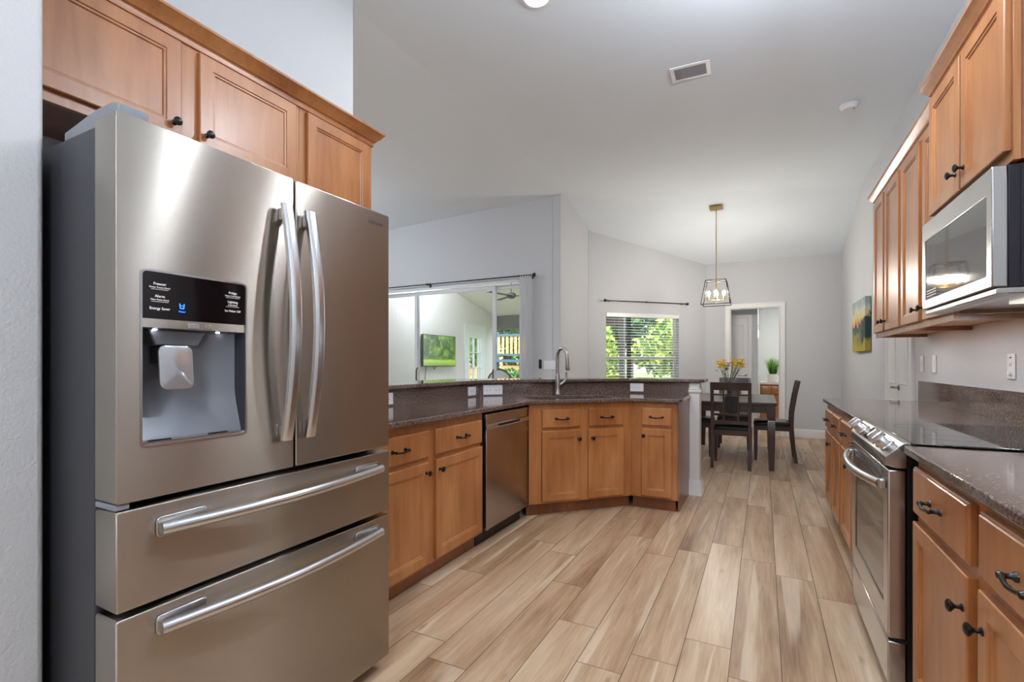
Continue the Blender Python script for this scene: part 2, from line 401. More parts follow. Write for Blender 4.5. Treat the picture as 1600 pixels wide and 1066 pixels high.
BASEP = [(0, 0), (.014, 0), (.014, .105), (.010, .12), (.004, .132), (0, .135)]
def baseboard(name, path, side=1): struct(M().sweep(path, BASEP, side).build(name, TRIM))
baseboard('baseboard_back', [(.335, 9.15), (1.09, 9.15), (1.09, 5.93)], 1)
baseboard('baseboard_window', [(-2.5, 6.32), (-2.5, 7.54), (-.889, 9.15), (-.585, 9.15)], 1)
baseboard('baseboard_right', [(1.09, 4.98), (1.09, 4.73)], 1)
baseboard('baseboard_slider', [(-3.0, 6.32), (-2.5, 6.32)], 1)
baseboard('baseboard_left', [(-6.98, -3.0), (-6.98, 6.32), (-5.8, 6.32)], 1)

# casing of the doorway to the bathroom
def casing(name, x0, x1, ztop, y, w=.075, d=.018, side=-1):
    m = M(); yb = y+side*.0005; yf = y+side*d
    a, b = min(yb, yf), max(yb, yf)
    m.prism([(x0-w, 0), (x0, 0), (x0, ztop), (x1, ztop), (x1, 0), (x1+w, 0), (x1+w, ztop+w), (x0-w, ztop+w)], a, b, 'y')
    m.prism([(x0-w, 0), (x0-w+.018, 0), (x0-w+.018, ztop+w-.018), (x1+w-.018, ztop+w-.018), (x1+w-.018, 0), (x1+w, 0), (x1+w, ztop+w), (x0-w, ztop+w)], min(yf, yf+side*.006), max(yf, yf+side*.006), 'y')
    return m
struct(casing('x', -.504, .25, 2.139, 9.15).build('trim_2', TRIM, bevel=.003))
# jamb lining with the pocket door latch
j = M().prism([(-.502, 0), (-.490, 0), (-.490, 2.125), (.236, 2.125), (.236, 0), (.248, 0), (.248, 2.137), (-.502, 2.137)], 9.152, 9.268, 'y')
jb = struct(j.build('trim_3', TRIM))
M().box(.228, .2355, 9.17, 9.21, 1.0, 1.075).build('latch_plate', NICK, jb)

# hall and bathroom beyond the doorway
struct(M().box(-.93, -.085, 10.05, 10.15, 0, 2.75).build('wall_hall', WALL))
struct(M().box(-1.03, -.93, 9.27, 10.15, 0, 2.75).build('wall_hall_left', WALL))
struct(M().box(-.185, -.085, 10.15, 12.4, 0, 2.75).build('wall_bath_left', WALL))
struct(M().box(-.185, 1.3, 12.4, 12.5, 0, 2.75).build('wall_bath_back', mat('bath_paint', (214, 218, 214), .6)))
struct(M().box(1.21, 1.3, 9.27, 12.4, 0, 2.75).build('wall_bath_right', WALL))
struct(M().box(-1.03, 1.3, 9.27, 12.5, 2.65, 2.75).build('ceiling_hall', CEIL))

def panel_door(name, x0, x1, z0, z1, y, parent=None, th=.035):
    """white moulded door slab facing -y with a tall upper and a lower panel"""
    m = M(); m.box(x0, x1, y, y+th, z0, z1)
    w = x1-x0
    for a, b in ((z0+.16, z0+.86), (z0+1.0, z1-.13)):
        st = .11 if w > .6 else .075
        m.loops([[(x0+st+i, y-d, a+i), (x1-st-i, y-d, a+i), (x1-st-i, y-d, b-i), (x0+st+i, y-d, b-i)] for i, d in ((0, 0), (.008, .008), (.024, .002), (.05, .002), (.07, .007))])
    return m
d1 = panel_door('door', -.62, -.245, .01, 2.05, 10.01).build('door_1', TRIM); struct(d1)
struct(casing('x', -.625, -.240, 2.055, 10.05, .06).build('trim_4', TRIM))
hd = M().lathe([(.025, 0), (.025, .008), (.01, .012), (.01, .04)], (-.285, 10.01, .99), (0, -1, 0)).tube([(-.285, 9.965, .99), (-.33, 9.962, .992), (-.40, 9.965, .985)], .009)
hd.build('door_lever', NICK, d1)

# double closet doors in the right wall, facing -X (local front -y -> -X)
RMX = -PI/2
d2 = panel_door('d', 0, .40, .01, 2.04, -.012, th=.011).build('door_2', TRIM, loc=(1.09, 5.86, 0), rz=RMX); struct(d2)
d3 = panel_door('d', .408, .81, .01, 2.04, -.012, th=.011).build('door_3', TRIM, loc=(1.09, 5.86, 0), rz=RMX); struct(d3)
M().lathe([(.026, 0), (.026, .008), (.011, .012), (.011, .045)], (.44, -.013, .985), (0, -1, 0)).tube([(.44, -.055, .985), (.40, -.058, .99), (.345, -.055, .98)], .009).build('door_lever', NICK, d3)
struct(casing('x', -.005, .82, 2.055, 0, .065).build('trim_5', TRIM, loc=(1.09, 5.86, 0), rz=RMX))

# ------------------------------------------------------------------ sliding doors to the lanai
def slider(name, x0, x1, y, handle=None):
    f = M().prism(rect(x0, x1, .02, 2.37), y, y+.035, 'y', [rect(x0+.055, x1-.055, .10, 2.31)])
    o = struct(f.build(name, ALU, bevel=.003))
    M().box(x0+.05, x1-.05, y+.014, y+.020, .095, 2.315).build('pane', GLASS, o)
    if handle:
        hx = handle
        h = M().tube([(hx, y-.008, .90), (hx, y-.045, .93), (hx, y-.045, 1.10), (hx, y-.008, 1.13)], .011, 8).build('pull_handle', mat('brown_pull', (92, 66, 52), .5), o)
    return o
slider('door_4', -5.745, -5.03, 6.40)
slider('door_5', -5.08, -3.56, 6.362, -5.01)
slider('door_6', -3.63, -3.03, 6.40, -3.60)
fr = M().prism([(-5.75, 0), (-5.748, 0), (-5.748, 2.375), (-3.025, 2.375), (-3.025, 0), (-3.0, 0), (-3.0, 2.42), (-5.75, 2.42)], 6.312, 6.318, 'y')
struct(fr.build('trim_6', ALU))
# sheer curtain and its rod
rod = thing('curtain_rod', 'long thin black curtain rod above the sliding glass doors', 'curtain rod', (0, 0, 0))
M().tube([(-6.2, 6.235, 2.452), (-2.905, 6.235, 2.452)], .009, 10).build('rod', IRON, rod)
M().lathe([(.009, 0), (.014, .005), (.012, .015), (.030, .045), (.026, .055), (.0, .058)], (-2.905, 6.235, 2.452), (1, 0, 0)).build('finial', IRON, rod)
for bx in (-4.72, -2.93):
    M().box(bx-.008, bx+.008, 6.235, 6.3185, 2.437, 2.447).box(bx-.015, bx+.015, 6.306, 6.3185, 2.41, 2.48).build('bracket', IRON, rod)
M().lathe([(.013, -.03), (.016, -.02), (.016, .02), (.013, .03)], (-4.72, 6.235, 2.452), (1, 0, 0)).build('coupler', IRON, rod)
cm = M(); ring = []
NC = 60
for zz in (2.47, 2.40, 1.8, 1.2, .6, .03):
    amp = .014 if zz > 2.3 else .03
    row = []
    for i in range(NC+1):
        u = i/NC; row.append((-3.10+.21*u+.006*math.sin(9*u+zz), 6.235+amp*math.sin(u*2*PI*6+.4*math.sin(zz*2)), zz))
    ring.append(row)
cm.loops(ring, False, False, closed=False)
tag(cm.build('sheer_curtain', SHEER, smooth=3), 'white sheer curtain gathered at the right end of the long rod', 'curtain')

# ------------------------------------------------------------------ window with blinds in the angled wall
win = struct(M().prism(rect(w0, w1, wz0, wz1), .085, .125, 'y', [rect(w0+.04, w1-.04, wz0+.04, 1.265), rect(w0+.04, w1-.04, 1.305, wz1-.04)]).build('window_1', TRIM, mtx=A45))
win.data.transform(Matrix.Identity(4))
M().box(w0+.035, w1-.035, .102, .106, wz0+.035, wz1-.035).build('pane', GLASS, win, mtx=A45)
M().box(.79, .86, .128, .16, wz0, wz1).build('screen_post', BLACK, win, mtx=A45)
M().box(w0-.02, w1+.02, -.03, .085, wz0-.03, wz0).build('window_sill', TRIM, win, mtx=A45, bevel=.004)
bl = thing('window_blinds', 'white horizontal slat blinds, open, inside the dining window', 'blinds')
M().box(w0+.004, w1-.004, -.012, .055, wz1-.07, wz1-.002).build('valance', WHITE, bl, mtx=A45, bevel=.004)
sl = M(); z = wz1-.10
while z > wz0+.04:
    a = math.radians(9)
    y0, y1 = .022-.024*math.cos(a), .022+.024*math.cos(a)
    dz = .024*math.sin(a)
    sl.add([(w0+.008,y0,z-dz),(w1-.008,y0,z-dz),(w1-.008,y1,z+dz),(w0+.008,y1,z+dz),(w0+.008,y0,z-dz+.003),(w1-.008,y0,z-dz+.003),(w1-.008,y1,z+dz+.003),(w0+.008,y1,z+dz+.003)],
           [(0,3,2,1),(4,5,6,7),(0,1,5,4),(1,2,6,5),(2,3,7,6),(3,0,4,7)])
    z -= .0445
sl.build('slats', WHITE, bl, mtx=A45)
cd = M()
for sx in (w0+.15, (w0+w1)/2, w1-.15): cd.tube([(sx, -.003, wz1-.07), (sx, -.003, wz0+.03)], .0012, 5)
cd.build('ladder_cord', WHITE, bl, mtx=A45)
M().box(w0+.008, w1-.008, .0, .045, wz0+.008, wz0+.026).build('bottom_rail', WHITE, bl, mtx=A45)
wr = thing('curtain_rod', 'short black curtain rod with round finials above the blinds', 'curtain rod')
M().tube([(.30, -.07, 2.22), (1.80, -.07, 2.22)], .008).build('rod', IRON, wr, mtx=A45)
for q, dr in ((.30, -1), (1.80, 1)):
    M().lathe([(.010, 0), (.013, .008), (.009, .014), (.022, .03), (.026, .04), (.020, .055), (0, .062)], (q, -.07, 2.22), (dr, 0, 0), 12).build('finial', IRON, wr, mtx=A45)
    M().box(q-dr*.05-.006, q-dr*.05+.006, -.07, -.001, 2.208, 2.216).build('bracket', IRON, wr, mtx=A45)
M().lathe([(.012, -.012), (.014, 0), (.012, .012)], (1.03, -.07, 2.22), (1, 0, 0), 12).build('coupler', IRON, wr, mtx=A45)

# ------------------------------------------------------------------ cabinets
def knob(parent, x, z, y):
    return M().lathe([(.010, -.001), (.010, .002), (.0055, .006), (.005, .014), (.010, .019), (.0155, .024), (.0155, .029), (.009, .033), (0, .034)], (x, y, z), (0, -1, 0), 18).build('knob', IRON, parent)
def pull(parent, x, z, y, w=.096):
    m = M(); h = w/2
    for sx in (-h, h):
        m.lathe([(.011, -.001), (.0105, .004), (.006, .009), (.0055, .02), (.0085, .026), (.007, .031), (0, .033)], (x+sx, y, z), (0, -1, 0), 14)
    pts = [(x-h+w*i/10, y-.024-.006*math.sin(PI*i/10), z-.006*math.sin(PI*i/10)) for i in range(11)]
    m.tube(pts, [.0072, .0058, .0052, .0050, .0050, .0062, .0050, .0050, .0052, .0058, .0072], 8)
    return m.build('pull_handle', IRON, parent)
def door(root, x0, x1, z0, z1, knobpos=None, yf=-.020, mt=None, fr=.052, name='door'):
    o = M().rect_loops(x0, x1, z0, z1, [(.001, -.0005), (0, yf+.004), (.0015, yf+.0015), (.004, yf), (fr, yf), (fr+.003, yf+.004), (fr+.009, yf+.0045), (fr+.013, yf+.0095)]).build(name, mt or WOOD, root, smooth=.3)
    if knobpos: knob(o, knobpos[0], knobpos[1], yf)
    return o
def drawer(root, x0, x1, z0, z1, hp=True, yf=-.020, w=.096):
    o = M().rect_loops(x0, x1, z0, z1, [(.001, -.0005), (0, yf+.008), (.003, yf+.004), (.006, yf+.003), (.009, yf)]).build('drawer', WOOD, root, smooth=.3)
    if hp: pull(o, (x0+x1)/2, (z0+z1)/2, yf, w)
    return o
def carcass(root, w, z0, z1, depth, mt=WOOD, openings=(), rec=0):
    """face frame in front of a case; front plane y=0"""
    M().prism(rect(0, w, z0, z1), .0, .019, 'y', [rect(*h) for h in openings]).build('face_frame', mt, root, bevel=.001)
    if rec:
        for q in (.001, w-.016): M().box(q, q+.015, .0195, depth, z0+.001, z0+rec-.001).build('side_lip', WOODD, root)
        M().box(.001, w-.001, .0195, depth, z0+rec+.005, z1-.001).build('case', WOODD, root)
        return M().box(.001, w-.001, .0195, depth, z0+rec, z0+rec+.0048).build('bottom_panel', RAW, root)
    return M().box(.001, w-.001, .0195, depth, z0+.001, z1-.001).build('case', WOODD, root)
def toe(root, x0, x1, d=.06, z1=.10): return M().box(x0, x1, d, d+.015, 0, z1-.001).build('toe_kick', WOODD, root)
ZD0, ZD1, ZW0, ZW1 = .118, .668, .692, .838

# left run (front face +X at X=-1.60+.02 -> frame plane X=-1.62, fronts at -1.60)
FX = -1.62
c1 = thing('base_cabinet', 'wooden base cabinet with two drawers and two doors between fridge and dishwasher', 'cabinet', (FX, 1.60, 0), RPX)
carcass(c1, 1.118, .10, .884, .575); toe(c1, 0, 1.118)
drawer(c1, .035, .53, ZW0, ZW1); drawer(c1, .596, 1.092, ZW0, ZW1)
door(c1, .035, .53, ZD0, ZD1, (.503, .612)); door(c1, .596, 1.092, ZD0, ZD1, (.624, .612))
M().box(1.095, 1.117, -.003, 0, ZD0, ZW1).build('edge_strip', BLACKM, c1)
# sink base at 45 degrees
FS = (-1.60-.014, 3.40+.014)
c2 = thing('sink_cabinet', 'angled wooden sink cabinet with two drawer fronts and two doors under the faucet', 'cabinet', (-1.614, 3.412, 0), PI/4)
M().prism(rect(0, .908, .10, .884), .0, .019, 'y').build('face_frame', WOOD, c2, bevel=.001)
M().prism(rect(.001, .907, .0195, .56), .101, .883, 'z', [rect(.02, .888, .04, .54)]).build('case', WOODD, c2); toe(c2, 0, .918)
drawer(c2, .105, .435, ZW0, ZW1); drawer(c2, .510, .822, ZW0, ZW1)
door(c2, .105, .440, ZD0, ZD1, (.415, .60)); door(c2, .505, .828, ZD0, ZD1, (.535, .60))
# end cabinet
c3 = thing('end_cabinet', 'narrow wooden cabinet with one drawer and one door at the peninsula end', 'cabinet', (-.972, 4.055, 0), 0)
carcass(c3, .362, .10, .884, .60); toe(c3, .0, .345, .052)
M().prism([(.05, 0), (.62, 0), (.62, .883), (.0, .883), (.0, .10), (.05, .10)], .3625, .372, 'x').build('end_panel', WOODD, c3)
drawer(c3, .085, .325, ZW0, ZW1); door(c3, .085, .325, ZD0, ZD1, (.108, .61))

# right run fronts face -X ; frame plane X=.468, fronts at .448
RX = .468
def right_cab(name, label, yfar, w, parts, depth=.60):
    r = thing(name, label, 'cabinet', (RX, yfar, 0), RMX)
    carcass(r, w, .10, .884, depth); toe(r, 0, w); return r
c4 = right_cab('base_cabinet', 'wooden base cabinet with drawers nearest the camera beside the oven', 2.095, 1.12, 0)
drawer(c4, 2.095-2.068, 2.095-1.580, .70, .855, yf=-.022); drawer(c4, 2.095-1.512, 2.095-1.01, .70, .855, yf=-.022)
door(c4, .027, .515, .118, .672, (.487, .585), yf=-.022); door(c4, .583, 1.085, .118, .672, (.612, .585), yf=-.022)
c5 = right_cab('base_cabinet', 'wooden base cabinet at the far end of the oven side counter', 4.69, .87, 0)
drawer(c5, .03, .43, ZW0, ZW1); drawer(c5, .47, .83, ZW0, ZW1)
door(c5, .03, .43, ZD0, ZD1, (.403, .60)); door(c5, .47, .83, ZD0, ZD1)
M().box(-.012, -.0005, 0, .60, .10, .883).build('end_panel', WOODD, c5)
c6 = right_cab('base_cabinet', 'wooden base cabinet on the far side of the oven, next to it', 3.818, .88, 0)
drawer(c6, .03, .44, ZW0, ZW1); drawer(c6, .48, .86, ZW0, ZW1)
door(c6, .03, .44, ZD0, ZD1, (.413, .60)); door(c6, .48, .86, ZD0, ZD1)

# wall cabinets, left
u1 = thing('wall_cabinet', 'wooden wall cabinet with two short doors above the refrigerator', 'cabinet', (-1.985, .57, 0), RPX)
carcass(u1, 1.04, 2.02, 2.445, .318)
door(u1, .03, .50, 2.055, 2.425, (.472, 2.105)); door(u1, .566, 1.012, 2.055, 2.425, (.594, 2.105))
u2 = thing('wall_cabinet', 'narrow tall wooden wall cabinet right of the refrigerator top', 'cabinet', (-1.985, 1.612, 0), RPX)
carcass(u2, .485, 1.40, 2.445, .318); door(u2, .035, .452, 1.43, 2.425, (.065, 1.50))
# crown mouldings
CR = [(0, 2.434), (.006, 2.434), (.006, 2.450), (.008, 2.456), (.018, 2.462), (.022, 2.470), (.036, 2.482), (.048, 2.500), (.054, 2.504), (.054, 2.514), (0, 2.514)]
tag(M().sweep([(-1.982, .56), (-1.982, 2.099), (-2.305, 2.099)], [(o, z+.0) for o, z in CR], 1).build('crown_molding', WOOD, smooth=.4), 'wooden crown molding along the top of the cabinets over the fridge', 'molding')
# wall cabinets, right. local x runs toward the camera
RU = .775
u3 = thing('wall_cabinet', 'wooden wall cabinet with two tall doors farthest from the camera', 'cabinet', (RU, 4.63, 0), RMX)
carcass(u3, .86, 1.395, 2.43, .31, rec=.026)
door(u3, .03, .36, 1.43, 2.415, (.335, 1.495)); door(u3, .41, .80, 1.43, 2.415, (.437, 1.495))
u4 = thing('wall_cabinet', 'wooden wall cabinet with two tall doors next to the microwave', 'cabinet', (RU, 3.768, 0), RMX)
carcass(u4, .868, 1.395, 2.43, .31, rec=.026)
door(u4, .0, .385, 1.43, 2.415, (.357, 1.495)); door(u4, .455, .862, 1.43, 2.415, (.483, 1.495))
for c, wd, lb in ((u3, .86, 'added light strip hidden under the farthest wall cabinet, behind its front lip'), (u4, .868, 'added light strip hidden under the wall cabinet beside the microwave')):
    st = thing('added_strip_light', lb, 'light', (c.location.x, c.location.y, 0), RMX)  # added strip, hidden from view, to brighten the wall below the cabinets
    M().box(.04, wd-.04, .021, .034, 1.4135, 1.4205).build('strip', WHITE, st)
    l = bpy.data.lights.new('added_strip_lamp', 'AREA'); l.shape = 'RECTANGLE'; l.size = wd-.1; l.size_y = .010; l.energy = 1.15; l.color = (.95, .98, 1)
    o = bpy.data.objects.new('added_strip_lamp', l); C.objects.link(o); o.parent = st; o.location = (wd/2, .0275, 1.4125)
u5 = thing('wall_cabinet', 'deeper wooden wall cabinet with two doors above the microwave', 'cabinet', (.705, 2.897, 0), RMX)
carcass(u5, .80, 1.846, 2.43, .38)
door(u5, .0, .385, 1.88, 2.415, (.350, 1.955)); door(u5, .405, .79, 1.88, 2.415, (.438, 1.955))
CR2 = [(o*.8, z-.017) for o, z in CR]
tag(M().sweep([(1.085, 4.632), (.772, 4.632), (.772, 2.944)], CR2, 1).build('crown_molding', WOOD, smooth=.4), 'wooden crown molding on the far wall cabinets beyond the microwave', 'molding')
tag(M().sweep([(1.085, 2.8985), (.702, 2.8985), (.702, 2.096), (1.085, 2.096)], CR2, 1).build('crown_molding', WOOD, smooth=.4), 'wooden crown molding on the cabinet above the microwave', 'molding')

# ------------------------------------------------------------------ countertops
def slab(name, poly, z0, z1, label, cat, holes=(), bev=.006):
    return tag(M().prism(poly, z0, z1, 'z', holes).build(name, GRAN, bevel=bev, seg=3), label, cat)
S45 = lambda u, v: (-1.28-.7071*v+.7071*u, 3.72+.7071*v+.7071*u)
hole = [S45(u, v) for u, v in rrect(-.37, .37, .085, .455, .04)]
slab('countertop', [(-1.575, 1.53), (-1.575, 3.39), (-.95, 4.015), (-.585, 4.015), (-.585, 4.70), (-1.15, 4.70), (-2.2, 3.65), (-2.2, 1.53)], .8855, .915,
     'dark brown granite countertop with the sink, bending along the peninsula', 'countertop', [hole])
slab('bar_countertop', [(-2.17, 2.295), (-2.17, 3.638), (-1.138, 4.67), (-.52, 4.67), (-.47, 4.71), (-.47, 5.03), (-.55, 5.10), (-1.316, 5.10), (-2.60, 3.816), (-2.60, 2.295)], 1.0255, 1.055,
     'raised dark granite bar top above the peninsula backsplash', 'countertop')
slab('backsplash', [(-2.2, 1.53), (-2.2, 3.65), (-1.15, 4.70), (-.606, 4.70), (-.606, 4.718), (-1.158, 4.718), (-2.218, 3.657), (-2.218, 1.53)], .8865, 1.0245,
     'dark granite backsplash between the sink counter and the raised bar', 'backsplash', bev=.001)
slab('countertop', [(.435, .94), (1.069, .94), (1.069, 2.128), (.435, 2.128)], .8855, .915, 'granite countertop on the near side of the oven', 'countertop')
slab('countertop', [(.435, 2.938), (1.069, 2.938), (1.069, 4.71), (.435, 4.71)], .8855, .915, 'granite countertop on the far side of the oven', 'countertop')
slab('backsplash', [(1.070, .94), (1.0885, .94), (1.0885, 4.80), (1.070, 4.80)], .90, 1.065, 'low granite backsplash strip on the oven side wall', 'backsplash', bev=.001)

# sink and faucet
SM = Matrix.Translation((-1.28, 3.72, 0)) @ Matrix.Rotation(PI/4, 4, 'Z')
sk = thing('kitchen_sink', 'double bowl stainless sink set into the angled granite counter', 'sink', (-1.28, 3.72, 0), PI/4)
M().prism(rect(-.41, .41, .06, .48), .880, .8845, 'z', [rrect(-.355, -.015, .10, .44, .04), rrect(.015, .355, .10, .44, .04)]).build('rim', STEELR, sk)
for a in (-.355, .015):
    rr = lambda i, z: [(x, y, z) for x, y in rrect(a+i, a+.34-i, .10+i, .44-i, .04)]
    M().loops([rr(0, .8795), rr(.006, .72), rr(.03, .70), rr(.12, .698)], False, True).build('bowl', STEELR, sk)
fc = thing('faucet', 'tall brushed nickel pull-down faucet with side lever behind the sink', 'faucet', (-1.655, 4.105, .915), PI/4)
M().lathe([(.033, 0), (.033, .006), (.028, .010), (.0265, .015), (.0255, .08), (.024, .15), (.017, .19)], (0, 0, .001), (0, 0, 1), 24).build('base', NICK, fc)
path = [(0, 0, .17), (0, 0, .30)] + [(.01*0+.0, -.062+.062*math.cos(a), .335+.085*math.sin(a)) for a in [PI*i/12 for i in range(0, 12)]]
path = [(0, 0, .17), (0, 0, .25), (0, -.001, .32)] + [(0, -.065+.065*math.cos(a), .34+.08*math.sin(a)) for a in [PI*i/12 for i in range(1, 12)]] + [(0, -.131, .325)]
path = [(0+.28*abs(p[1]), p[1], p[2]) for p in path]
M().tube(path, [.017, .016, .0155]+[.0148]*12, 14).build('gooseneck', NICK, fc)
M().tube([(.0367, -.131, .33), (.038, -.134, .29), (.040, -.137, .235), (.040, -.138, .222)], [.0160, .0175, .0205, .0165], 16).build('spray_head', NICK, fc)
lv = M().tube([(.018, 0, .085), (.05, .0, .105), (.078, 0, .128), (.088, 0, .165), (.088, 0, .205)], [.016, .013, .011, .0085, .0095], 12)
lv.build('lever', NICK, fc)

# ------------------------------------------------------------------ outlets
def outlet(label, loc, rz, w, h, kind, group=None):
    """plate facing local -y"""
    r = thing('outlet' if kind != 'switch' else 'light_switch', label, 'outlet' if kind != 'switch' else 'switch', loc, rz, group)
    M().box(-w/2, w/2, -.006, -.0006, -h/2, h/2).build('plate', WHITE, r, bevel=.002)
    return r
def duplex_h(r, cx=0):
    m = M().box(cx-.034, cx+.034, -.0075, -.006, -.017, .017); m.build('receptacle', WHITE, r, bevel=.0015)
    for q in (-.016, .016):
        for e in (-.004, .004): M().box(cx+q+e-.0011, cx+q+e+.0011, -.0082, -.0075, -.007, .005).build('slot', SLOT, r)
o = outlet('white outlet in the granite backsplash beside the refrigerator', (-2.1995, 2.46, .966), RPX, .125, .078, 'o'); duplex_h(o)
o = outlet('small white outlet in the granite backsplash above the dishwasher', (-2.1995, 3.515, .964), RPX, .122, .076, 'o'); duplex_h(o)
def on_diag(px_u): return (-2.2+px_u*.7071, 3.65+px_u*.7071)
a = on_diag(.118)
o = outlet('wide white outlet left of the faucet on the angled backsplash', (a[0]+.0004, a[1]-.0004, .967), PI/4, .175, .084, 'o'); duplex_h(o, -.04); duplex_h(o, .042)
o = outlet('white outlet in the backsplash right of the sink near the bar end', (-1.075, 4.6995, .970), 0, .128, .078, 'o'); duplex_h(o)
# on the right wall
def wallplate(label, y, z, w, h, rockers, nm='light_switch', cat='switch'):
    r = thing(nm, label, cat, (1.0895, y, z), RMX)
    M().box(-w/2, w/2, -.007, -.0006, -h/2, h/2).build('plate', WHITE, r, bevel=.002)
    return r
r = wallplate('white switch plate on the wall nearest the closet doors', 4.76, 1.195, .075, .125, 1)
M().box(-.012, .012, -.010, -.007, -.03, .03).build('toggle', WHITE, r, bevel=.002)
M().box(-.016, .016, -.0085, -.007, -.002, .001).build('slot', SLOT, r)
r = wallplate('white rocker switch second from the closet doors on the wall', 4.46, 1.195, .075, .125, 1)
M().box(-.017, .017, -.0095, -.007, -.034, .034).build('toggle', WHITE, r, bevel=.002)
r = wallplate('white dimmer plate with round dial above the oven backsplash', 3.25, 1.185, .078, .125, 1)
M().lathe([(.014, 0), (.013, .010), (0, .011)], (0, -.007, -.032), (0, -1, 0), 18).build('dial', WHITE, r)
M().box(-.008, .008, -.0085, -.007, .040, .047).build('indicator', SLOT, r); M().box(-.010, .010, -.0085, -.007, .0, .018).build('slot', mat('plate_slot', (190, 190, 190), .5), r)
# on the sliding door wall
r = thing('light_switch', 'white triple switch plate on the wall behind the faucet', 'switch', (-2.66, 6.3195, 1.18), 0)
M().box(-.09, .09, -.007, -.0006, -.06, .06).build('plate', WHITE, r, bevel=.003)
for q in (-.055, 0, .055): M().box(q-.005, q+.005, -.016, -.007, -.012, .012).build('toggle', WHITE, r)
tag(M().prism(rrect(-.018, .018, -.065, .065, .012), -.018, -.0006, 'y').build('door_sensor', BLACK, loc=(-2.805, 6.3195, 1.19)), 'small black remote holder mounted on the wall beside the curtain', 'remote')
# dining wall plate behind the flowers
r = thing('light_switch', 'white switch plate on the back wall left of the doorway', 'switch', (-.655, 9.1495, 1.19), 0)
M().box(-.036, .036, -.007, -.0006, -.06, .06).build('plate', WHITE, r, bevel=.003)
M().box(-.016, .016, -.0095, -.007, -.03, .03).build('toggle', WHITE, r)

# ------------------------------------------------------------------ refrigerator
fr = thing('refrigerator', 'stainless french door refrigerator with water dispenser and two drawers', 'refrigerator', (-1.41, .571, 0), RPX)
# local: x = Y-.571 (0...912), y = depth (0 at door back, doors y -.09..0), body y 0.01...0.80
FWD = .912; yf = -.10
M().box(.004, FWD-.004, .006, .79, .035, 1.765).build('case', BODY, fr, bevel=.004)
M().box(.03, FWD-.03, -.0, .02, .0, .055).box(.02, .06, .70, .74, 0, .036).box(FWD-.06, FWD-.02, .70, .74, 0, .036).build('kick_grille', BLACK, fr)
mid = .476
ld = M().prism(rrect(.0, mid-.004, .875, 1.78, .006, 2), yf, -.004, 'y', [rrect(.050, .315, 1.0, 1.425, .012)]).build('door', STEEL, fr, bevel=.010, seg=4)
rd = M().prism(rrect(mid+.004, FWD, .875, 1.78, .006, 2), yf, -.004, 'y').build('door', STEEL, fr, bevel=.010, seg=4)
def fdrawer(z0, z1, zh):
    d = M().prism(rrect(0, FWD, z0, z1, .005, 2), yf, -.004, 'y').build('drawer', STEEL, fr, bevel=.010, seg=4)
    # bowed handle
    x0, x1 = .085, .845; n = 16
    pts = [(x0+(x1-x0)*i/n, yf-.010-.048*math.sin(PI*(.06+.88*i/n)), zh) for i in range(n+1)]
    M().tube(pts, .0165, 12).build('handle', STEELH, d)
    for a in (x0, x1-.11):
        e = M().prism(rrect(a-.004, a+.118, zh-.024, zh+.026, .012), yf-.006, yf-.0005, 'y'); e.build('handle_mount', STEELR, d, bevel=.002)
    return d
fdrawer(.624, .858, .800); fdrawer(.055, .608, .560)
def vhandle(d, x, name='handle'):
    n = 16; z0, z1 = .965, 1.685
    pts = [(x, yf-.012-.052*math.sin(PI*(.06+.88*i/n)), z0+(z1-z0)*i/n) for i in range(n+1)]
    rings = []
    for p in pts: rings.append([(p[0]+a, p[1]+b, p[2]) for a, b in ((-.019, .006), (-.019, -.006), (-.010, -.013), (.010, -.013), (.019, -.006), (.019, .006))])
    M().loops(rings).build(name, STEELH, d, bevel=.002, smooth=.9)
    for a in (z0+.012, z1-.05): M().box(x-.012, x+.012, yf-.03, yf-.0005, a, a+.038).build('handle_mount', STEELR, d, bevel=.003)
vhandle(ld, mid-.046); vhandle(rd, mid+.040)
# hinge cover
M().prism([(.05, 1.766), (-.085, 1.766), (-.085, 1.806), (-.06, 1.812), (.02, 1.812), (.18, 1.790), (.18, 1.766)], .01, .075, 'x').build('hinge_cover', HINGE, fr, bevel=.004)
M().box(.0, .03, -.095, -.004, .860, .873).build('hinge_cover', HINGE, fr, bevel=.002)
# dispenser
yp = yf+.002
bez = M().prism(rrect(.048, .317, .998, 1.427, .014), yf-.0015, yf+.003, 'y', [rrect(.053, .312, 1.003, 1.422, .010)]).build('dispenser_bezel', STEELH, ld)
pan = M().prism(rect(.054, .311, 1.309, 1.421), yp, yp+.02, 'y').build('control_panel', GLOSSB, ld)
stp = M().prism(rect(.054, .311, 1.287, 1.3085), yp, yp+.02, 'y').build('button_strip', STEEL, ld)
M().box(.156, .186, yp-.0015, yp, 1.290, 1.303).build('button', STEELH, stp, bevel=.001); M().box(.200, .222, yp-.0012, yp, 1.290, 1.303).build('button', STEEL, stp, bevel=.001)
dp = .003
cav = M()
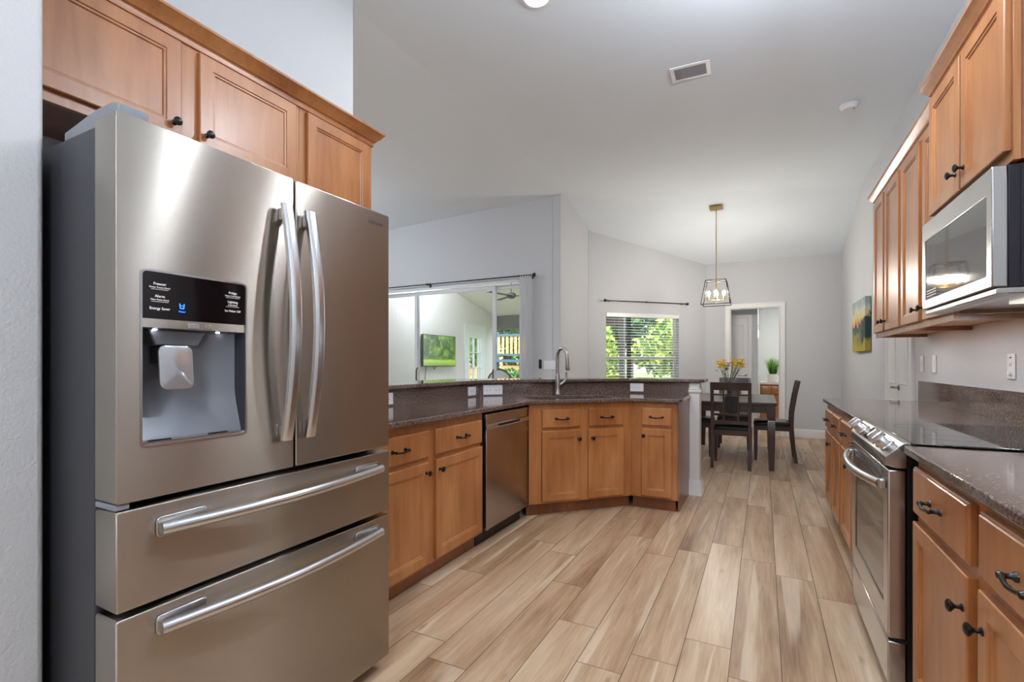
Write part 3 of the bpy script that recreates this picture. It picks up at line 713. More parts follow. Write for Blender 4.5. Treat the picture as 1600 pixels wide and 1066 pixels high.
# cavity shell: sides, top, back with slope forward at the bottom, tray
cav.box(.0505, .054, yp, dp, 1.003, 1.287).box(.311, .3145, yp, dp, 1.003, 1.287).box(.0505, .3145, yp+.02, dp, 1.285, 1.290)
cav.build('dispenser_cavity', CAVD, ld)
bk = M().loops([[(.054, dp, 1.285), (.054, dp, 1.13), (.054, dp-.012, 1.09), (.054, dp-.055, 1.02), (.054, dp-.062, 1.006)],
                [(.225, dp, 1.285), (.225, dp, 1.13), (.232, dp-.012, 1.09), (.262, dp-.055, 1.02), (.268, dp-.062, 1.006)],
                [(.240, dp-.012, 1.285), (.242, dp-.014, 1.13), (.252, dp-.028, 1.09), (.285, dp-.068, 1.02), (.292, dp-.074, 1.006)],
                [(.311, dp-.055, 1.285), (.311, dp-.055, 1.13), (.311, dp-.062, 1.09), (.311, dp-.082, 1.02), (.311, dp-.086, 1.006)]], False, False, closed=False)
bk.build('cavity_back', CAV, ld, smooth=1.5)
M().box(.054, .311, yp+.002, dp-.01, 1.003, 1.010).build('drip_tray', STEELH, ld)
M().box(.075, .125, yp+.012, yp+.020, 1.0101, 1.0125).box(.22, .27, yp+.012, yp+.020, 1.0101, 1.0125).build('tray_slots', BLACK, ld)
M().prism([(.085, 1.285), (.225, 1.285), (.205, 1.245), (.10, 1.245)], yp+.035, dp-.002, 'y').build('ice_chute', CAV, ld, bevel=.004)
pad = M().loops([[(x, y0+yp, z) for x, z in rrect(.100+i, .180-i, 1.135+i, 1.245-i, .016)] for y0, i in ((.030, .003), (.027, 0), (.022, 0), (.020, .004))])
pad.v = [(x+.0*(1.245-z), y+.30*(1.245-z)*-.3, z) for x, y, z in pad.v]
pad.build('lever', mat('clear_grey_lever', (178, 178, 180), .12, .6), ld)
M().box(.118, .162, yp+.024, dp-.004, 1.20, 1.247).build('lever_mount', CAVD, ld)
for q in (.094, .250): M().lathe([(.005, 0), (.004, .002), (0, .0022)], (q, yp+.026, 1.2848), (0, 0, -1), 10).build('light', LED, ld)
trot = (PI/2, 0, 0); ty = yp-.0005
for sx, z, big, sub in ((.092, 1.394, 'Freezer', 'Power Freeze (3sec)'), (.092, 1.364, 'Alarm', 'Filter Reset (3sec)'), (.276, 1.395, 'Fridge', 'Power Cool (3sec)'), (.276, 1.370, 'Lighting', 'Lock (3sec)')):
    text('lettering', big, .0092, TEXTW, pan, (sx, ty, z), trot); text('lettering', sub, .0056, TEXTW, pan, (sx, ty, z-.0085), trot)
    M().box(sx-.019, sx+.019, ty-.0003, ty+.0004, z-.0137, z-.0130).build('underline', TEXTW, pan)
text('lettering', 'Energy Saver', .0088, TEXTW, pan, (.092, ty, 1.334), trot)
text('lettering', 'Ice Maker Off', .0080, TEXTW, pan, (.276, ty, 1.345), trot)
M().prism([(.1365, 1.351), (.1390, 1.351), (.1400, 1.3405), (.1460, 1.3405), (.1470, 1.351), (.1495, 1.351), (.1480, 1.338), (.1380, 1.338)], ty-.0003, ty+.0004, 'y').box(.1405, .1455, ty-.0003, ty+.0004, 1.345, 1.3465).build('cup_symbol', BLUE, pan)
text('lettering', 'Water', .0062, BLUE, pan, (.143, ty, 1.331), trot)
text('badge', 'SAMSUNG', .0165, TEXTG, rd, (.838, yf-.0006, 1.733), trot)

# ------------------------------------------------------------------ dishwasher
dw = thing('dishwasher', 'stainless dishwasher front between the base cabinet and the sink cabinet', 'dishwasher', (-1.62, 2.722, 0), RPX)
DWW = .655
M().box(.004, DWW-.004, .01, .56, .10, .880).build('tub', BLACKM, dw)
M().box(.0, DWW, .055, .07, 0, .10).build('toe_kick', BLACK, dw)
dd = M().box(.010, .638, -.024, .008, .112, .765).build('door', STEELR, dw, bevel=.003)
M().box(.010, .638, -.024, .008, .798, .868).build('control_panel', STEELR, dw, bevel=.003)
hb = M().prism(rect(.010, .638, .766, .797), -.030, -.012, 'y', [rect(.16, .50, .774, .791)]).build('handle_bar', STEELH, dw, bevel=.002)
M().box(.15, .51, -.011, -.004, .768, .796).build('pocket', BLACK, dw)

# ------------------------------------------------------------------ range
rg = thing('oven_range', 'stainless slide-in electric range with four knobs and black glass cooktop', 'oven', (.45, 2.912, 0), RMX)
# local x toward camera 0....758, y=0 at X=.45, front face y=-.055
RW = .762
M().box(.003, RW-.003, .0, .60, .03, .900).build('case', BLACK, rg)
for fx in (.03, RW-.06): M().box(fx, fx+.03, .05, .08, 0, .031).box(fx, fx+.03, .5, .53, 0, .031).build('foot', BLACK, rg)
# cooktop glass with steel rim
M().prism(rect(-.004, RW+.004, .012, .612), .9155, .922, 'z').build('cooktop', COOK, rg, bevel=.002)
bmat = mat('burner_mark', (60, 60, 62), .2)
for bx, by, br in ((.20, .17, .10), (.56, .17, .08), (.20, .45, .08), (.56, .45, .10)):
    ring = lambda r, z: [(bx+r*math.cos(q*PI/16), by+r*math.sin(q*PI/16), z) for q in range(32)]
    M().loops([ring(br, .9222), ring(br-.003, .9222)], False, False).build('burner_ring', bmat, rg)
# sloped control fascia
M().prism([(.012, .922), (-.010, .921), (-.062, .868), (-.066, .838), (-.03, .828), (.0, .828), (.0, .90), (.012, .90)], .0, RW, 'x').build('control_fascia', STEELR, rg, bevel=.003)
ndir = Vector((0, -.053, .052)).normalized()  # outward normal of slope in local yz (approx)
nd = Vector((0, -math.sin(math.radians(44)), math.cos(math.radians(44)))).normalized()
def onslope(x, t): return Vector((x, -.010-.052*t, .921-.053*t))
gp = [onslope(x, t) + nd*.0008 for x, t in ((.27, .06), (.50, .06), (.50, .88), (.27, .88))]
gm = M().add([tuple(p) for p in gp] + [tuple(p+nd*.0015) for p in gp], [(0,1,2,3),(7,6,5,4),(0,4,5,1),(1,5,6,2),(2,6,7,3),(3,7,4,0)]); gm.build('display', OVG, rg)
for kx in (.10, .185, .575, .665):
    b = onslope(kx, .52)
    kb = M().lathe([(.027, .0), (.027, .005), (.023, .008), (.0215, .034), (.019, .038), (0, .0385)], b, nd, 24).build('knob', STEELH, rg)
    d1_ = Vector((1, 0, 0)); d2_ = nd.cross(d1_)
    q = [b+nd*h+d1_*sx*.006+d2_*sy*.021 for h in (.037, .052) for sx, sy in ((-1,-1),(1,-1),(1,1),(-1,1))]
    M().add([tuple(p) for p in q], [(0,1,2,3),(7,6,5,4),(0,4,5,1),(1,5,6,2),(2,6,7,3),(3,7,4,0)]).build('grip', STEELH, kb, bevel=.002)
od = M().prism(rect(.004, RW-.004, .222, .822), -.055, -.001, 'y', [rect(.075, RW-.075, .325, .700)]).build('oven_door', STEELR, rg, bevel=.006, seg=3)
M().box(.07, RW-.07, -.051, -.03, .320, .705).build('oven_window', OVG, od)
lou = M()
for i in range(5): lou.box(.10, RW-.10, -.0565, -.0551, .800-i*.009, .804-i*.009)
lou.build('vent_louvre', BLACK, od)
n = 16; hp = [(.03+(RW-.06)*i/n, -.062-.055*math.sin(PI*(.03+.94*i/n))**.7, .765-.004*math.sin(PI*i/n)) for i in range(n+1)]
M().tube(hp, [.015]*(n+1), 12, sq=1.15).build('handle', STEELH, od)
for a in (.02, RW-.05): M().box(a, a+.03, -.075, -.0555, .748, .782).build('handle_mount', STEELH, od, bevel=.004)
M().box(.004, RW-.004, -.055, -.001, .058, .212).build('storage_drawer', STEELR, rg, bevel=.005, seg=3)
M().box(.003, RW-.003, -.035, -.0005, .2125, .2215).build('seam', BLACKM, rg)

# ------------------------------------------------------------------ microwave
mw = thing('microwave', 'stainless over-the-range microwave with dark glass door mounted under the cabinet', 'microwave', (.70, 2.892, 0), RMX)
MWW = .775
M().box(.003, MWW-.003, .0, .386, 1.445, 1.842).build('case', MWB, mw, bevel=.003)
rb = M()
for q in (.03, .06, .12): rb.box(MWW-.0028, MWW+.001, q, q+.012, 1.46, 1.83)
rb.build('side_rib', MWB, mw)
md = M().prism(rect(0, MWW, 1.447, 1.840), -.040, -.001, 'y', [rect(.045, MWW-.045, 1.490, 1.755)]).build('door', STEELR, mw, bevel=.004)
M().box(.040, MWW-.040, -.037, -.012, 1.485, 1.760).build('door_glass', MWG, md)
M().box(.002, MWW-.002, -.028, .05, 1.425, 1.4445).build('vent_lip', STEELR, mw, bevel=.003)
M().box(.06, MWW-.06, .06, .33, 1.438, 1.4448).build('filter', STEELH, mw)
l = bpy.data.lights.new('added_hood_lamp', 'AREA'); l.size = .10; l.energy = 3.0; l.color = (.97, .98, 1)  # lamp added below the microwave to lift the wall behind the counter
o = bpy.data.objects.new('added_hood_lamp', l); C.objects.link(o); o.parent = mw; o.location = (MWW*.5, .20, 1.425)
M().box(MWW*.5-.06, MWW*.5+.06, .15, .25, 1.430, 1.4379).build('lamp_lens', mat('added_hood_lens', (240, 240, 235), .3, emit=(255, 248, 236), es=.6), mw)
M().box(.02, MWW-.02, .34, .365, 1.432, 1.4448).build('bottom_rail', BLACK, mw)
dots = M()
for i in range(3):
    x = .06
    for k in range(9):
        w_ = .006+.006*((k*7+i*3) % 3)/2
        dots.box(x, x+w_, -.0376, -.0371, 1.500+i*.012, 1.504+i*.012); x += w_+.006
dots.build('touch_marks', TEXTW, md)

# ------------------------------------------------------------------ ceiling fixtures
def can(x, y, label, on=True):
    z = ceil_z(x, y)
    r = thing('recessed_light', label, 'light', (x, y, z), 0, 'recessed ceiling lights')
    M().lathe([(.096, -.001), (.096, -.006), (.078, -.008), (.074, -.0015)], (0, 0, 0), (0, 0, 1), 32).build('trim_ring', WHITE, r)
    M().lathe([(.0735, -.0015), (.0735, -.005), (0, -.006)], (0, 0, 0), (0, 0, 1), 32).build('lens', LENS, r)
    l = bpy.data.lights.new('recessed_lamp', 'AREA'); l.shape = 'DISK'; l.size = .14; l.energy = CAN_W; l.color = (.92, .96, 1)
    o = bpy.data.objects.new('recessed_lamp', l); C.objects.link(o); o.parent = r; o.location = (0, 0, -.012)
    return r
can(-1.265, 2.79, 'round recessed ceiling light glowing at the top edge of the photo')
for i, (x, y) in enumerate(((-.2, -.6), (-1.9, -1.6), (.3, -1.6), (-5.9, 2.6), (-4.2, 1.4), (-5.6, -.4))):  # extra recessed lamps, unseen, added to raise the room brightness
    can(x, y, 'added recessed ceiling light outside the camera view, for extra light')
# added globe lamps, out of view, that brighten the kitchen, living area and patio
def globe(x, y, z, label, watts, rad=.20, zc=None):
    r = thing('fill_globe', label, 'pendant light', (x, y, z)); zc = (zc or ceil_z(x, y))-z
    M().tube([(0, 0, rad-.01), (0, 0, zc-.02)], .006, 8).build('rod', NICK, r); M().lathe([(.06, zc-.025), (.06, zc-.002)], (0, 0, 0), (0, 0, 1), 24).build('canopy', NICK, r)
    g = M().ball((0, 0, 0), rad, 24).build('globe', mat('fill_globe_glow', (255, 255, 255), .5, emit=(232, 242, 255), es=watts), r)
globe(.0, -.9, 2.4, 'added white globe lamp behind the camera, fill light only', 26)
globe(-5.9, 4.0, 2.95, 'added white globe lamp in the living area, fill light only', 34)
globe(.10, 1.62, 2.85, 'added white globe lamp over the kitchen aisle, out of view', 150, .06)
globe(.10, 2.47, 3.10, 'second added white globe lamp over the kitchen aisle, farther in', 330, .06)
globe(-4.9, 7.3, 2.72, 'added white globe lamp under the patio roof, fill light only', 100, .12, 2.73-.227*(7.3-8.587))
# bathroom light
l = bpy.data.lights.new('bath_lamp', 'AREA'); l.shape = 'DISK'; l.size = .25; l.energy = 22; l.color = (1, .98, .95)
bt = thing('recessed_light', 'flush light in the bathroom beyond the doorway', 'light', (.55, 10.9, 2.64))
o = bpy.data.objects.new('bath_lamp', l); C.objects.link(o); o.parent = bt; o.location = (0, 0, -.03)
M().lathe([(.15, .009), (.15, -.01), (.12, -.02), (0, -.024)], (0, 0, 0), (0, 0, 1), 24).build('lens', LENS, bt)

vz = ceil_z(-.5, 4.0)
vt = thing('ceiling_vent', 'white rectangular air vent in the ceiling', 'vent', (-.50, 3.99, vz), math.radians(2))
M().prism(rect(-.145, .145, -.10, .10), -.009, -.001, 'z', [rect(-.115, .115, -.072, .072)]).build('frame', WHITE, vt, bevel=.002)
M().box(-.115, .115, -.072, .072, -.003, -.001).build('duct', SLOT, vt)
s_ = M()
for i in range(10):
    y = -.068+i*.0145
    s_.add([(-.114,y,-.003),(.114,y,-.003),(.114,y+.010,-.009),(-.114,y+.010,-.009),(-.114,y+.001,-.003),(.114,y+.001,-.003),(.114,y+.011,-.009),(-.114,y+.011,-.009)], [(0,1,2,3),(7,6,5,4),(0,4,5,1),(1,5,6,2),(2,6,7,3),(3,7,4,0)])
s_.build('louvres', mat('vent_grey', (150, 150, 152), .5), vt)
sx, sy = .66, 5.04
sd = thing('smoke_detector', 'round white smoke detector on the ceiling near the right wall', 'smoke detector', (sx, sy, ceil_z(sx, sy)))
M().lathe([(.072, -.001), (.072, -.010), (.066, -.013), (.060, -.030), (.052, -.040), (.02, -.044), (0, -.044)], (0, 0, 0), (0, 0, 1), 32).build('shell', WHITE, sd)
M().lathe([(.006, -.040), (.006, -.046), (0, -.0465)], (.03, -.02, 0), (0, 0, 1), 10).build('sensor_cap', SLOT, sd)

# pendant
PXY = (-.58, 7.35); pz = ceil_z(*PXY)
pd = thing('pendant_lantern', 'black cage pendant lantern with brass rod and four glowing bulbs', 'pendant light', (PXY[0], PXY[1], 0), 0)
M().box(-.085, .085, -.06, .06, pz-.035, pz-.005).build('canopy', BRASS, pd, bevel=.003).rotation_euler = (0, 0, 0)
M().tube([(0, 0, 2.38), (0, 0, pz-.03)], .006, 10).build('rod', BRASS, pd)
M().tube([(0, 0, 2.08), (0, 0, 2.38)], .008, 10).build('inner_rod', BRASS, pd)
def cage(w, d, z): return [(-w, -d, z), (w, -d, z), (w, d, z), (-w, d, z)]
Bt, Tp = cage(.185, .155, 2.02), cage(.13, .11, 2.355)
cg = M()
def bar(a, b, r=.0055): cg.tube([a, b], r, 4)
for i in range(4):
    bar(Bt[i], Bt[(i+1) % 4]); bar(Tp[i], Tp[(i+1) % 4]); bar(Bt[i], Tp[i])
bar((-.13, 0, 2.355), (.13, 0, 2.355)); bar((0, -.11, 2.355), (0, .11, 2.355))
cg.build('cage', CAGE, pd)
M().tube([(-.10, 0, 2.085), (.10, 0, 2.085)], .006, 8).tube([(0, -.085, 2.085), (0, .085, 2.085)], .006, 8).build('cross_arm', BRASS, pd)
for bx, by in ((-.10, 0), (.10, 0), (0, -.085), (0, .085)):
    M().lathe([(.013, 0), (.014, .01), (.014, .055), (.011, .06)], (bx, by, 2.085), (0, 0, 1), 14).build('socket', BRASS, pd)
    M().lathe([(.010, 0), (.013, .012), (.020, .030), (.022, .042), (.017, .058), (.008, .066), (0, .068)], (bx, by, 2.145), (0, 0, 1), 16).build('bulb', BULB, pd)

# ------------------------------------------------------------------ dining set
tb = thing('dining_table', 'dark espresso rectangular dining table with tapered legs', 'table', (-.35, 6.93, 0))
M().box(-.49, .49, -.82, .82, .730, .760).build('tabletop', DARK, tb, bevel=.006, seg=2)
M().prism(rect(-.44, .44, -.77, .77), .64, .7295, 'z', [rect(-.415, .415, -.745, .745)]).build('apron', DARK, tb)
for ax in (-1, 1):
    for ay in (-1, 1):
        cx, cy = ax*.435, ay*.765
        m = M(); pr = [(.04, .7295), (.04, .60), (.034, .595), (.034, .585), (.04, .58), (.04, .565), (.034, .56), (.038, .55), (.036, .3), (.026, 0)]
        m.loops([[(cx-r, cy-r, z), (cx+r, cy-r, z), (cx+r, cy+r, z), (cx-r, cy+r, z)] for r, z in pr]); m.build('leg', DARK, tb)
def chair(label, loc, rz):
    """front of the chair faces local +y, backrest at -y"""
    t = thing('dining_chair', label, 'chair', loc, rz, 'dining chairs around the table')
    def post(sx):
        pts = [(-.235, 0), (-.205, .22), (-.19, .44), (-.195, .60), (-.225, .80), (-.262, .985)]
        rings = [[(sx*.195-.018, y-.02, z), (sx*.195+.018, y-.02, z), (sx*.195+.018, y+.02, z), (sx*.195-.018, y+.02, z)] for y, z in pts]
        M().loops(rings).build('leg', DARK, t, bevel=.003)
    post(-1); post(1)
    for sx in (-1, 1):
        M().loops([[(sx*.19-r, .20-r, z), (sx*.19+r, .20-r, z), (sx*.19+r, .20+r, z), (sx*.19-r, .20+r, z)] for r, z in ((.022, .43), (.021, .25), (.016, 0))]).build('leg', DARK, t)
    M().prism(rect(-.205, .205, -.19, .22), .375, .435, 'z', [rect(-.185, .185, -.17, .20)]).build('seat_frame', DARK, t)
    M().loops([[(x, y, z) for x, y in rrect(-.205+i, .205-i, -.175+i, .225-i, .03)] for i, z in ((.004, .4355), (0, .445), (0, .468), (.012, .480), (.04, .487))]).build('seat', LEATH, t)
    def yb(z): return -.195-(z-.6)*.17 if z > .6 else -.193
    def rail(z0, z1, bow=0, x=.178, name='rail', th=.011):
        n = 6; rings = []
        for i in range(n+1):
            xx = -x+2*x*i/n; by = -bow*math.sin(PI*i/n)
            rings.append([(xx, yb(z0)-th+by, z0), (xx, yb(z0)+th+by, z0), (xx, yb(z1)+th+by, z1), (xx, yb(z1)-th+by, z1)])
        return M().loops(rings).build(name, DARK, t)
    rail(.895, .985, .02, .214, 'top_rail', .012); rail(.835, .852, .008); rail(.60, .625, .008); rail(.505, .545, 0, name='lower_rail')
    for sx in (-.075, .075):
        M().loops([[(sx-.011, yb(z)-.009, z), (sx+.011, yb(z)-.009, z), (sx+.011, yb(z)+.009, z), (sx-.011, yb(z)+.009, z)] for z in (.54, .62, .74, .90)]).build('spindle', DARK, t)
    pn = M().loops([[(x, yb(z)+s, z) for x, z in rrect(-.063+i, .063-i, .63+i, .828-i, .008)] for s, i in ((-.010, 0), (-.013, .004), (.013, .004), (.010, 0))])
    pn.build('back_pad', LEATH, t)
    return t
chair('dark dining chair at the near end of the table, back to the camera', (-.325, 6.27, 0), 0)
chair('dark dining chair on the right side of the table by the doorway wall', (.12, 6.96, 0), PI/2)
chair('dark dining chair at the far end of the table, behind the flowers', (-.37, 7.72, 0), PI)
chair('dark dining chair on the left side of the table, mostly hidden by the bar end', (-.80, 6.92, 0), -PI/2)

# vase and flowers on the table
vx, vy = -.40, 6.93
vs = M(); pr = [(.036, 0), (.040, .003), (.044, .06), (.048, .14), (.060, .205)]
inn = [(.056, .205), (.044, .14), (.040, .06), (.034, .012), (0, .010)]
vs.lathe(pr+inn, (vx, vy, .7605), (0, 0, 1), 24)
tag(vs.build('glass_vase', VGLASS), 'clear glass vase holding yellow flowers on the dining table', 'vase')
fl = thing('flower_bouquet', 'bunch of yellow flowers with dark centres standing in the glass vase', 'flowers', (vx, vy, .775))
rnd = random.Random(3)
bl_pts = [(-.11, -.02, .40), (-.07, .02, .43), (-.04, -.03, .39), (-.12, .03, .44), (.06, 0, .43), (.11, .02, .46), (.15, -.02, .42), (.09, -.03, .39), (.16, .03, .46), (.05, .04, .47), (-.02, .03, .38), (.0, -.02, .42), (-.08, -.06, .41), (.12, -.05, .43), (-.06, .05, .46), (.17, 0, .40)]
for i, (bx, by, bz) in enumerate(bl_pts):
    m = M()
    for k in range(14):
        a = 2*PI*k/7+i+(.4 if k > 6 else 0); ca, sa = math.cos(a), math.sin(a); R = .042 if k < 7 else .034
        tilt = .1 if k < 7 else 1.1
        m.add([(bx, by, bz), (bx+ca*R*.5-sa*.014, by+sa*R*.5+ca*.014, bz+.012), (bx+ca*R, by+sa*R, bz+.022*tilt), (bx+ca*R*.5+sa*.014, by+sa*R*.5-ca*.014, bz+.012),
               (bx, by, bz-.002), (bx+ca*R*.5-sa*.014, by+sa*R*.5+ca*.014, bz+.009), (bx+ca*R, by+sa*R, bz+.019*tilt), (bx+ca*R*.5+sa*.014, by+sa*R*.5-ca*.014, bz+.009)],
              [(0,1,2,3),(7,6,5,4),(0,4,5,1),(1,5,6,2),(2,6,7,3),(3,7,4,0)])
        m.add([(bx, by, bz-.004), (bx+ca*R*.55-sa*.012, by+sa*R*.55+ca*.012, bz-.022), (bx+ca*R*.9, by+sa*R*.9, bz-.030), (bx+ca*R*.55+sa*.012, by+sa*R*.55-ca*.012, bz-.022)], [(0,1,2,3)])
    b = m.build('bloom', MAUVE if i in (10, 11) else YEL, fl)
    M().ball((bx, by, bz+.006), .009, 8).build('bloom_centre', DSPOT, b)
st = M()
for bx, by, bz in bl_pts: st.tube([(bx*.1, by*.1, .0), (bx*.25, by*.3, .18), (bx*.7, by*.8, .32), (bx, by, bz-.005)], .0028, 5)
st.build('stems', STEM, fl)
lf = M()
for i in range(26):
    a = rnd.uniform(0, 2*PI); r0 = rnd.uniform(.02, .15); z0 = rnd.uniform(.22, .36); ln = rnd.uniform(.04, .07); b2 = a+rnd.uniform(-.5, .5)
    p = Vector((math.cos(a)*r0, math.sin(a)*r0*.5, z0)); q = Vector((math.cos(b2), math.sin(b2), rnd.uniform(-.2, .5))).normalized()*ln; s2 = q.cross(Vector((0, 0, 1))).normalized()*.010
    lf.add([p, p+q*.5+s2, p+q, p+q*.5-s2], [(0, 1, 2, 3)])
lf.build('leaves', STEM, fl)

# painting on the right wall
def art_mat():
    t = NT('landscape_painting'); v = t.objco((2.0, 2.0, 2.0)); tc = t.n.new('ShaderNodeTexCoord'); sx = t.n.new('ShaderNodeSeparateXYZ'); t.link(tc.outputs['Generated'], sx.inputs[0])
    n1 = t.noise(2.4, 4, v, Distortion=.8); n2 = t.noise(5, 4, v, Distortion=1.2)
    f = t.math('ADD', sx.outputs[2], t.math('MULTIPLY', t.math('SUBTRACT', n1, .5), .7))
    col = t.ramp(f, [(.10, lin((168, 150, 60))), (.28, lin((120, 118, 66))), (.38, lin((70, 96, 100))), (.46, lin((60, 70, 70))), (.52, lin((190, 130, 96))), (.62, lin((214, 190, 110))), (.78, lin((190, 196, 186))), (.95, lin((150, 160, 164)))])
    f2 = t.math('ADD', sx.outputs[0], t.math('MULTIPLY', n2, .5))
    dk = t.ramp(f2, [(.95, (0, 0, 0, 1)), (1.15, (1, 1, 1, 1))])
    band = t.ramp(f, [(.15, (0, 0, 0, 1)), (.25, (1, 1, 1, 1)), (.58, (1, 1, 1, 1)), (.66, (0, 0, 0, 1))])
    col = t.mix(t.math('MULTIPLY', dk, band), col, lin((38, 58, 62)))
    t.link(col, t.b.inputs['Base Color']); t.b.inputs['Roughness'].default_value = .7; return t.m
pt = thing('canvas_painting', 'unframed abstract landscape canvas hung on the right wall by the dining table', 'painting', (1.085, 7.62, 0), RMX)
M().box(0, .88, -.055, 0, 1.345, 1.965).build('canvas', art_mat(), pt, bevel=.003)

# bathroom vanity and plant
vn = thing('bathroom_vanity', 'orange-brown vanity with pale top seen through the back doorway', 'vanity', (-.05, 10.42, 0))
M().box(.0, 1.2, .0, .52, .10, .80).build('case', WOODD, vn)
M().box(.0, 1.2, .06, .52, 0, .099).build('toe_kick', WOODD, vn)
o = M().rect_loops(.01, .19, .62, .775, [(0, -.0005), (0, -.014), (.006, -.018)]).build('drawer', WOOD, vn)
o = M().rect_loops(.20, .38, .62, .775, [(0, -.0005), (0, -.014), (.006, -.018)]).build('drawer', WOOD, vn)
door(vn, .01, .38, .12, .60, None, -.018); door(vn, .40, .78, .12, .775, None, -.018); door(vn, .80, 1.18, .12, .775, None, -.018)
M().box(-.0, 1.22, -.03, .53, .801, .845).build('vanity_top', STONEW, vn, bevel=.004)
pp = thing('potted_grass', 'spiky green grass plant in a white pot on the vanity', 'plant', (.17, 10.58, .846))
M().lathe([(.085, 0), (.090, .01), (.092, .10), (.094, .145), (.090, .15), (.084, .148), (.082, .12), (0, .118)], (0, 0, 0), (0, 0, 1), 24).build('pot', POT, pp)
gm = M(); gcol = []; rnd = random.Random(11)
for i in range(170):
    a = rnd.uniform(0, 2*PI); r0 = rnd.uniform(0, .06); ln = rnd.uniform(.22, .40); le = rnd.uniform(.05, .38)
    p0 = Vector((math.cos(a)*r0, math.sin(a)*r0, .118)); d = Vector((math.cos(a)*le, math.sin(a)*le, 1)).normalized(); sd_ = Vector((-math.sin(a), math.cos(a), 0))*.006
    pts = [p0, p0+d*ln*.5, p0+d*ln*.85+Vector((math.cos(a), math.sin(a), 0))*le*.08, p0+d*ln*.95+Vector((math.cos(a), math.sin(a), -.4))*le*.14]
    for j in range(3):
        w0_, w1_ = (1-.3*j), (1-.3*(j+1))
        gm.add([pts[j]-sd_*w0_, pts[j]+sd_*w0_, pts[j+1]+sd_*w1_, pts[j+1]-sd_*w1_], [(0, 1, 2, 3)]); gcol.append(min(1, .15+.35*j+rnd.uniform(-.1, .2)))
def leafbuild(m, cols, name, mt, parent=None, **kw):
    me = bpy.data.meshes.new(name); me.from_pydata([tuple(p) for p in m.v], [], m.f); me.materials.append(mt)
    at = me.color_attributes.new('plank', 'FLOAT_COLOR', 'CORNER'); i = 0; data = []
    for f, c in zip(m.f, cols): data += [c, c, c, 1]*len(f)
    at.data.foreach_set('color', data)
    o = bpy.data.objects.new(name, me); C.objects.link(o)
    if parent: o.parent = parent
    return o
leafbuild(gm, gcol, 'foliage', GRASSG, pp)
tag(M().box(-.0845, -.078, 10.55, 11.6, 1.05, 1.95).build('wall_mirror', MIRR), 'narrow sliver of a mirror at the left edge of the bathroom opening', 'mirror')

# ------------------------------------------------------------------ lanai
struct(M().box(-5.92, -2.6, 6.44, 10.5, -.1, -.01).build('floor_lanai', CONC))
struct(M().prism([(6.441, 0), (10.35, 0), (10.35, 2.32), (6.441, 3.21)], -5.92, -5.80, 'x', [rect(9.03, 9.79, .0101, 2.0)]).build('wall_lanai', STUCCO))
lz = lambda y: 2.73-.227*(y-8.587)
struct(M().loops([[(x, 6.441, lz(6.441)), (x, 10.5, lz(10.5)), (x, 10.5, lz(10.5)+.12), (x, 6.441, lz(6.441)+.12)] for x in (-5.95, -2.63)]).build('ceiling_lanai', LCEIL))
struct(M().box(-5.795, -2.63, 10.28, 10.42, 2.02, 2.335).build('trim_7', BEAM))
struct(M().box(-2.73, -2.63, 10.28, 10.42, -.01, 2.02).build('trim_8', BEAM))
# garden door in the lanai wall
gd = M().prism([(0, .0), (.76, 0), (.76, 1.995), (0, 1.995)], -.02, .03, 'y', [rect(.13, .315, z0, z0+.32) for z0 in (.42, .76, 1.10, 1.44)]+[rect(.335, .52, z0, z0+.32) for z0 in (.42, .76, 1.10, 1.44)]+[rect(.54, .63, z0, z0+.32) for z0 in (.42, .76, 1.10, 1.44)])
g = struct(gd.build('door_7', TRIM, loc=(-5.80, 9.03, 0.01), rz=RPX)); M().box(.12, .64, .0, .006, .40, 1.78).build('pane', GLASS, g)
struct(casing('x', .0, .76, 2.0, -.0, .07).build('trim_9', TRIM, loc=(-5.80, 9.03, 0.0), rz=RPX))
# TV; the trees reflected in its screen are painted in as emission
def tv_mat():
    t = NT('tv_tree_reflection'); tc = t.n.new('ShaderNodeTexCoord'); sx = t.n.new('ShaderNodeSeparateXYZ'); t.link(tc.outputs['Generated'], sx.inputs[0])
    n = t.noise(7, 5, t.objco((1, 1, 1)), Distortion=.4)
    f = t.math('ADD', sx.outputs[2], t.math('MULTIPLY', t.math('SUBTRACT', n, .5), .12))
    tree = t.ramp(n, [(.30, lin((20, 44, 14))), (.5, lin((58, 98, 28))), (.7, lin((130, 168, 40)))])
    grass = t.ramp(f, [(.0, lin((96, 130, 40))), (.15, lin((150, 184, 60)))])
    msk = t.ramp(f, [(.17, (0, 0, 0, 1)), (.22, (1, 1, 1, 1))])
    col = t.mix(msk, grass, tree)
    t.b.inputs['Base Color'].default_value = (0.01, 0.01, 0.01, 1); t.b.inputs['Roughness'].default_value = .15
    t.link(col, t.b.inputs['Emission Color']); t.b.inputs['Emission Strength'].default_value = 1.0; return t.m
tv = thing('outdoor_television', 'flat television on the stucco patio wall, reflected green trees painted on its screen', 'television', (-5.80, 7.42, 0), RPX)
M().box(0, 1.10, -.075, -.03, 1.14, 1.76).build('bezel', BLACK, tv, bevel=.004)
M().box(.012, 1.088, -.0765, -.0755, 1.155, 1.748).build('screen', tv_mat(), tv)
M().box(.35, .75, -.03, -.0005, 1.3, 1.6).build('wall_mount', BLACK, tv)
M().tube([(.18, -.02, 1.15), (.16, -.012, 1.0), (.10, -.012, .6), (.11, -.012, .3)], .006, 6).tube([(.40, -.02, 1.15), (.44, -.012, 1.08), (.50, -.02, 1.14)], .005, 6).build('cable', BLACK, tv)
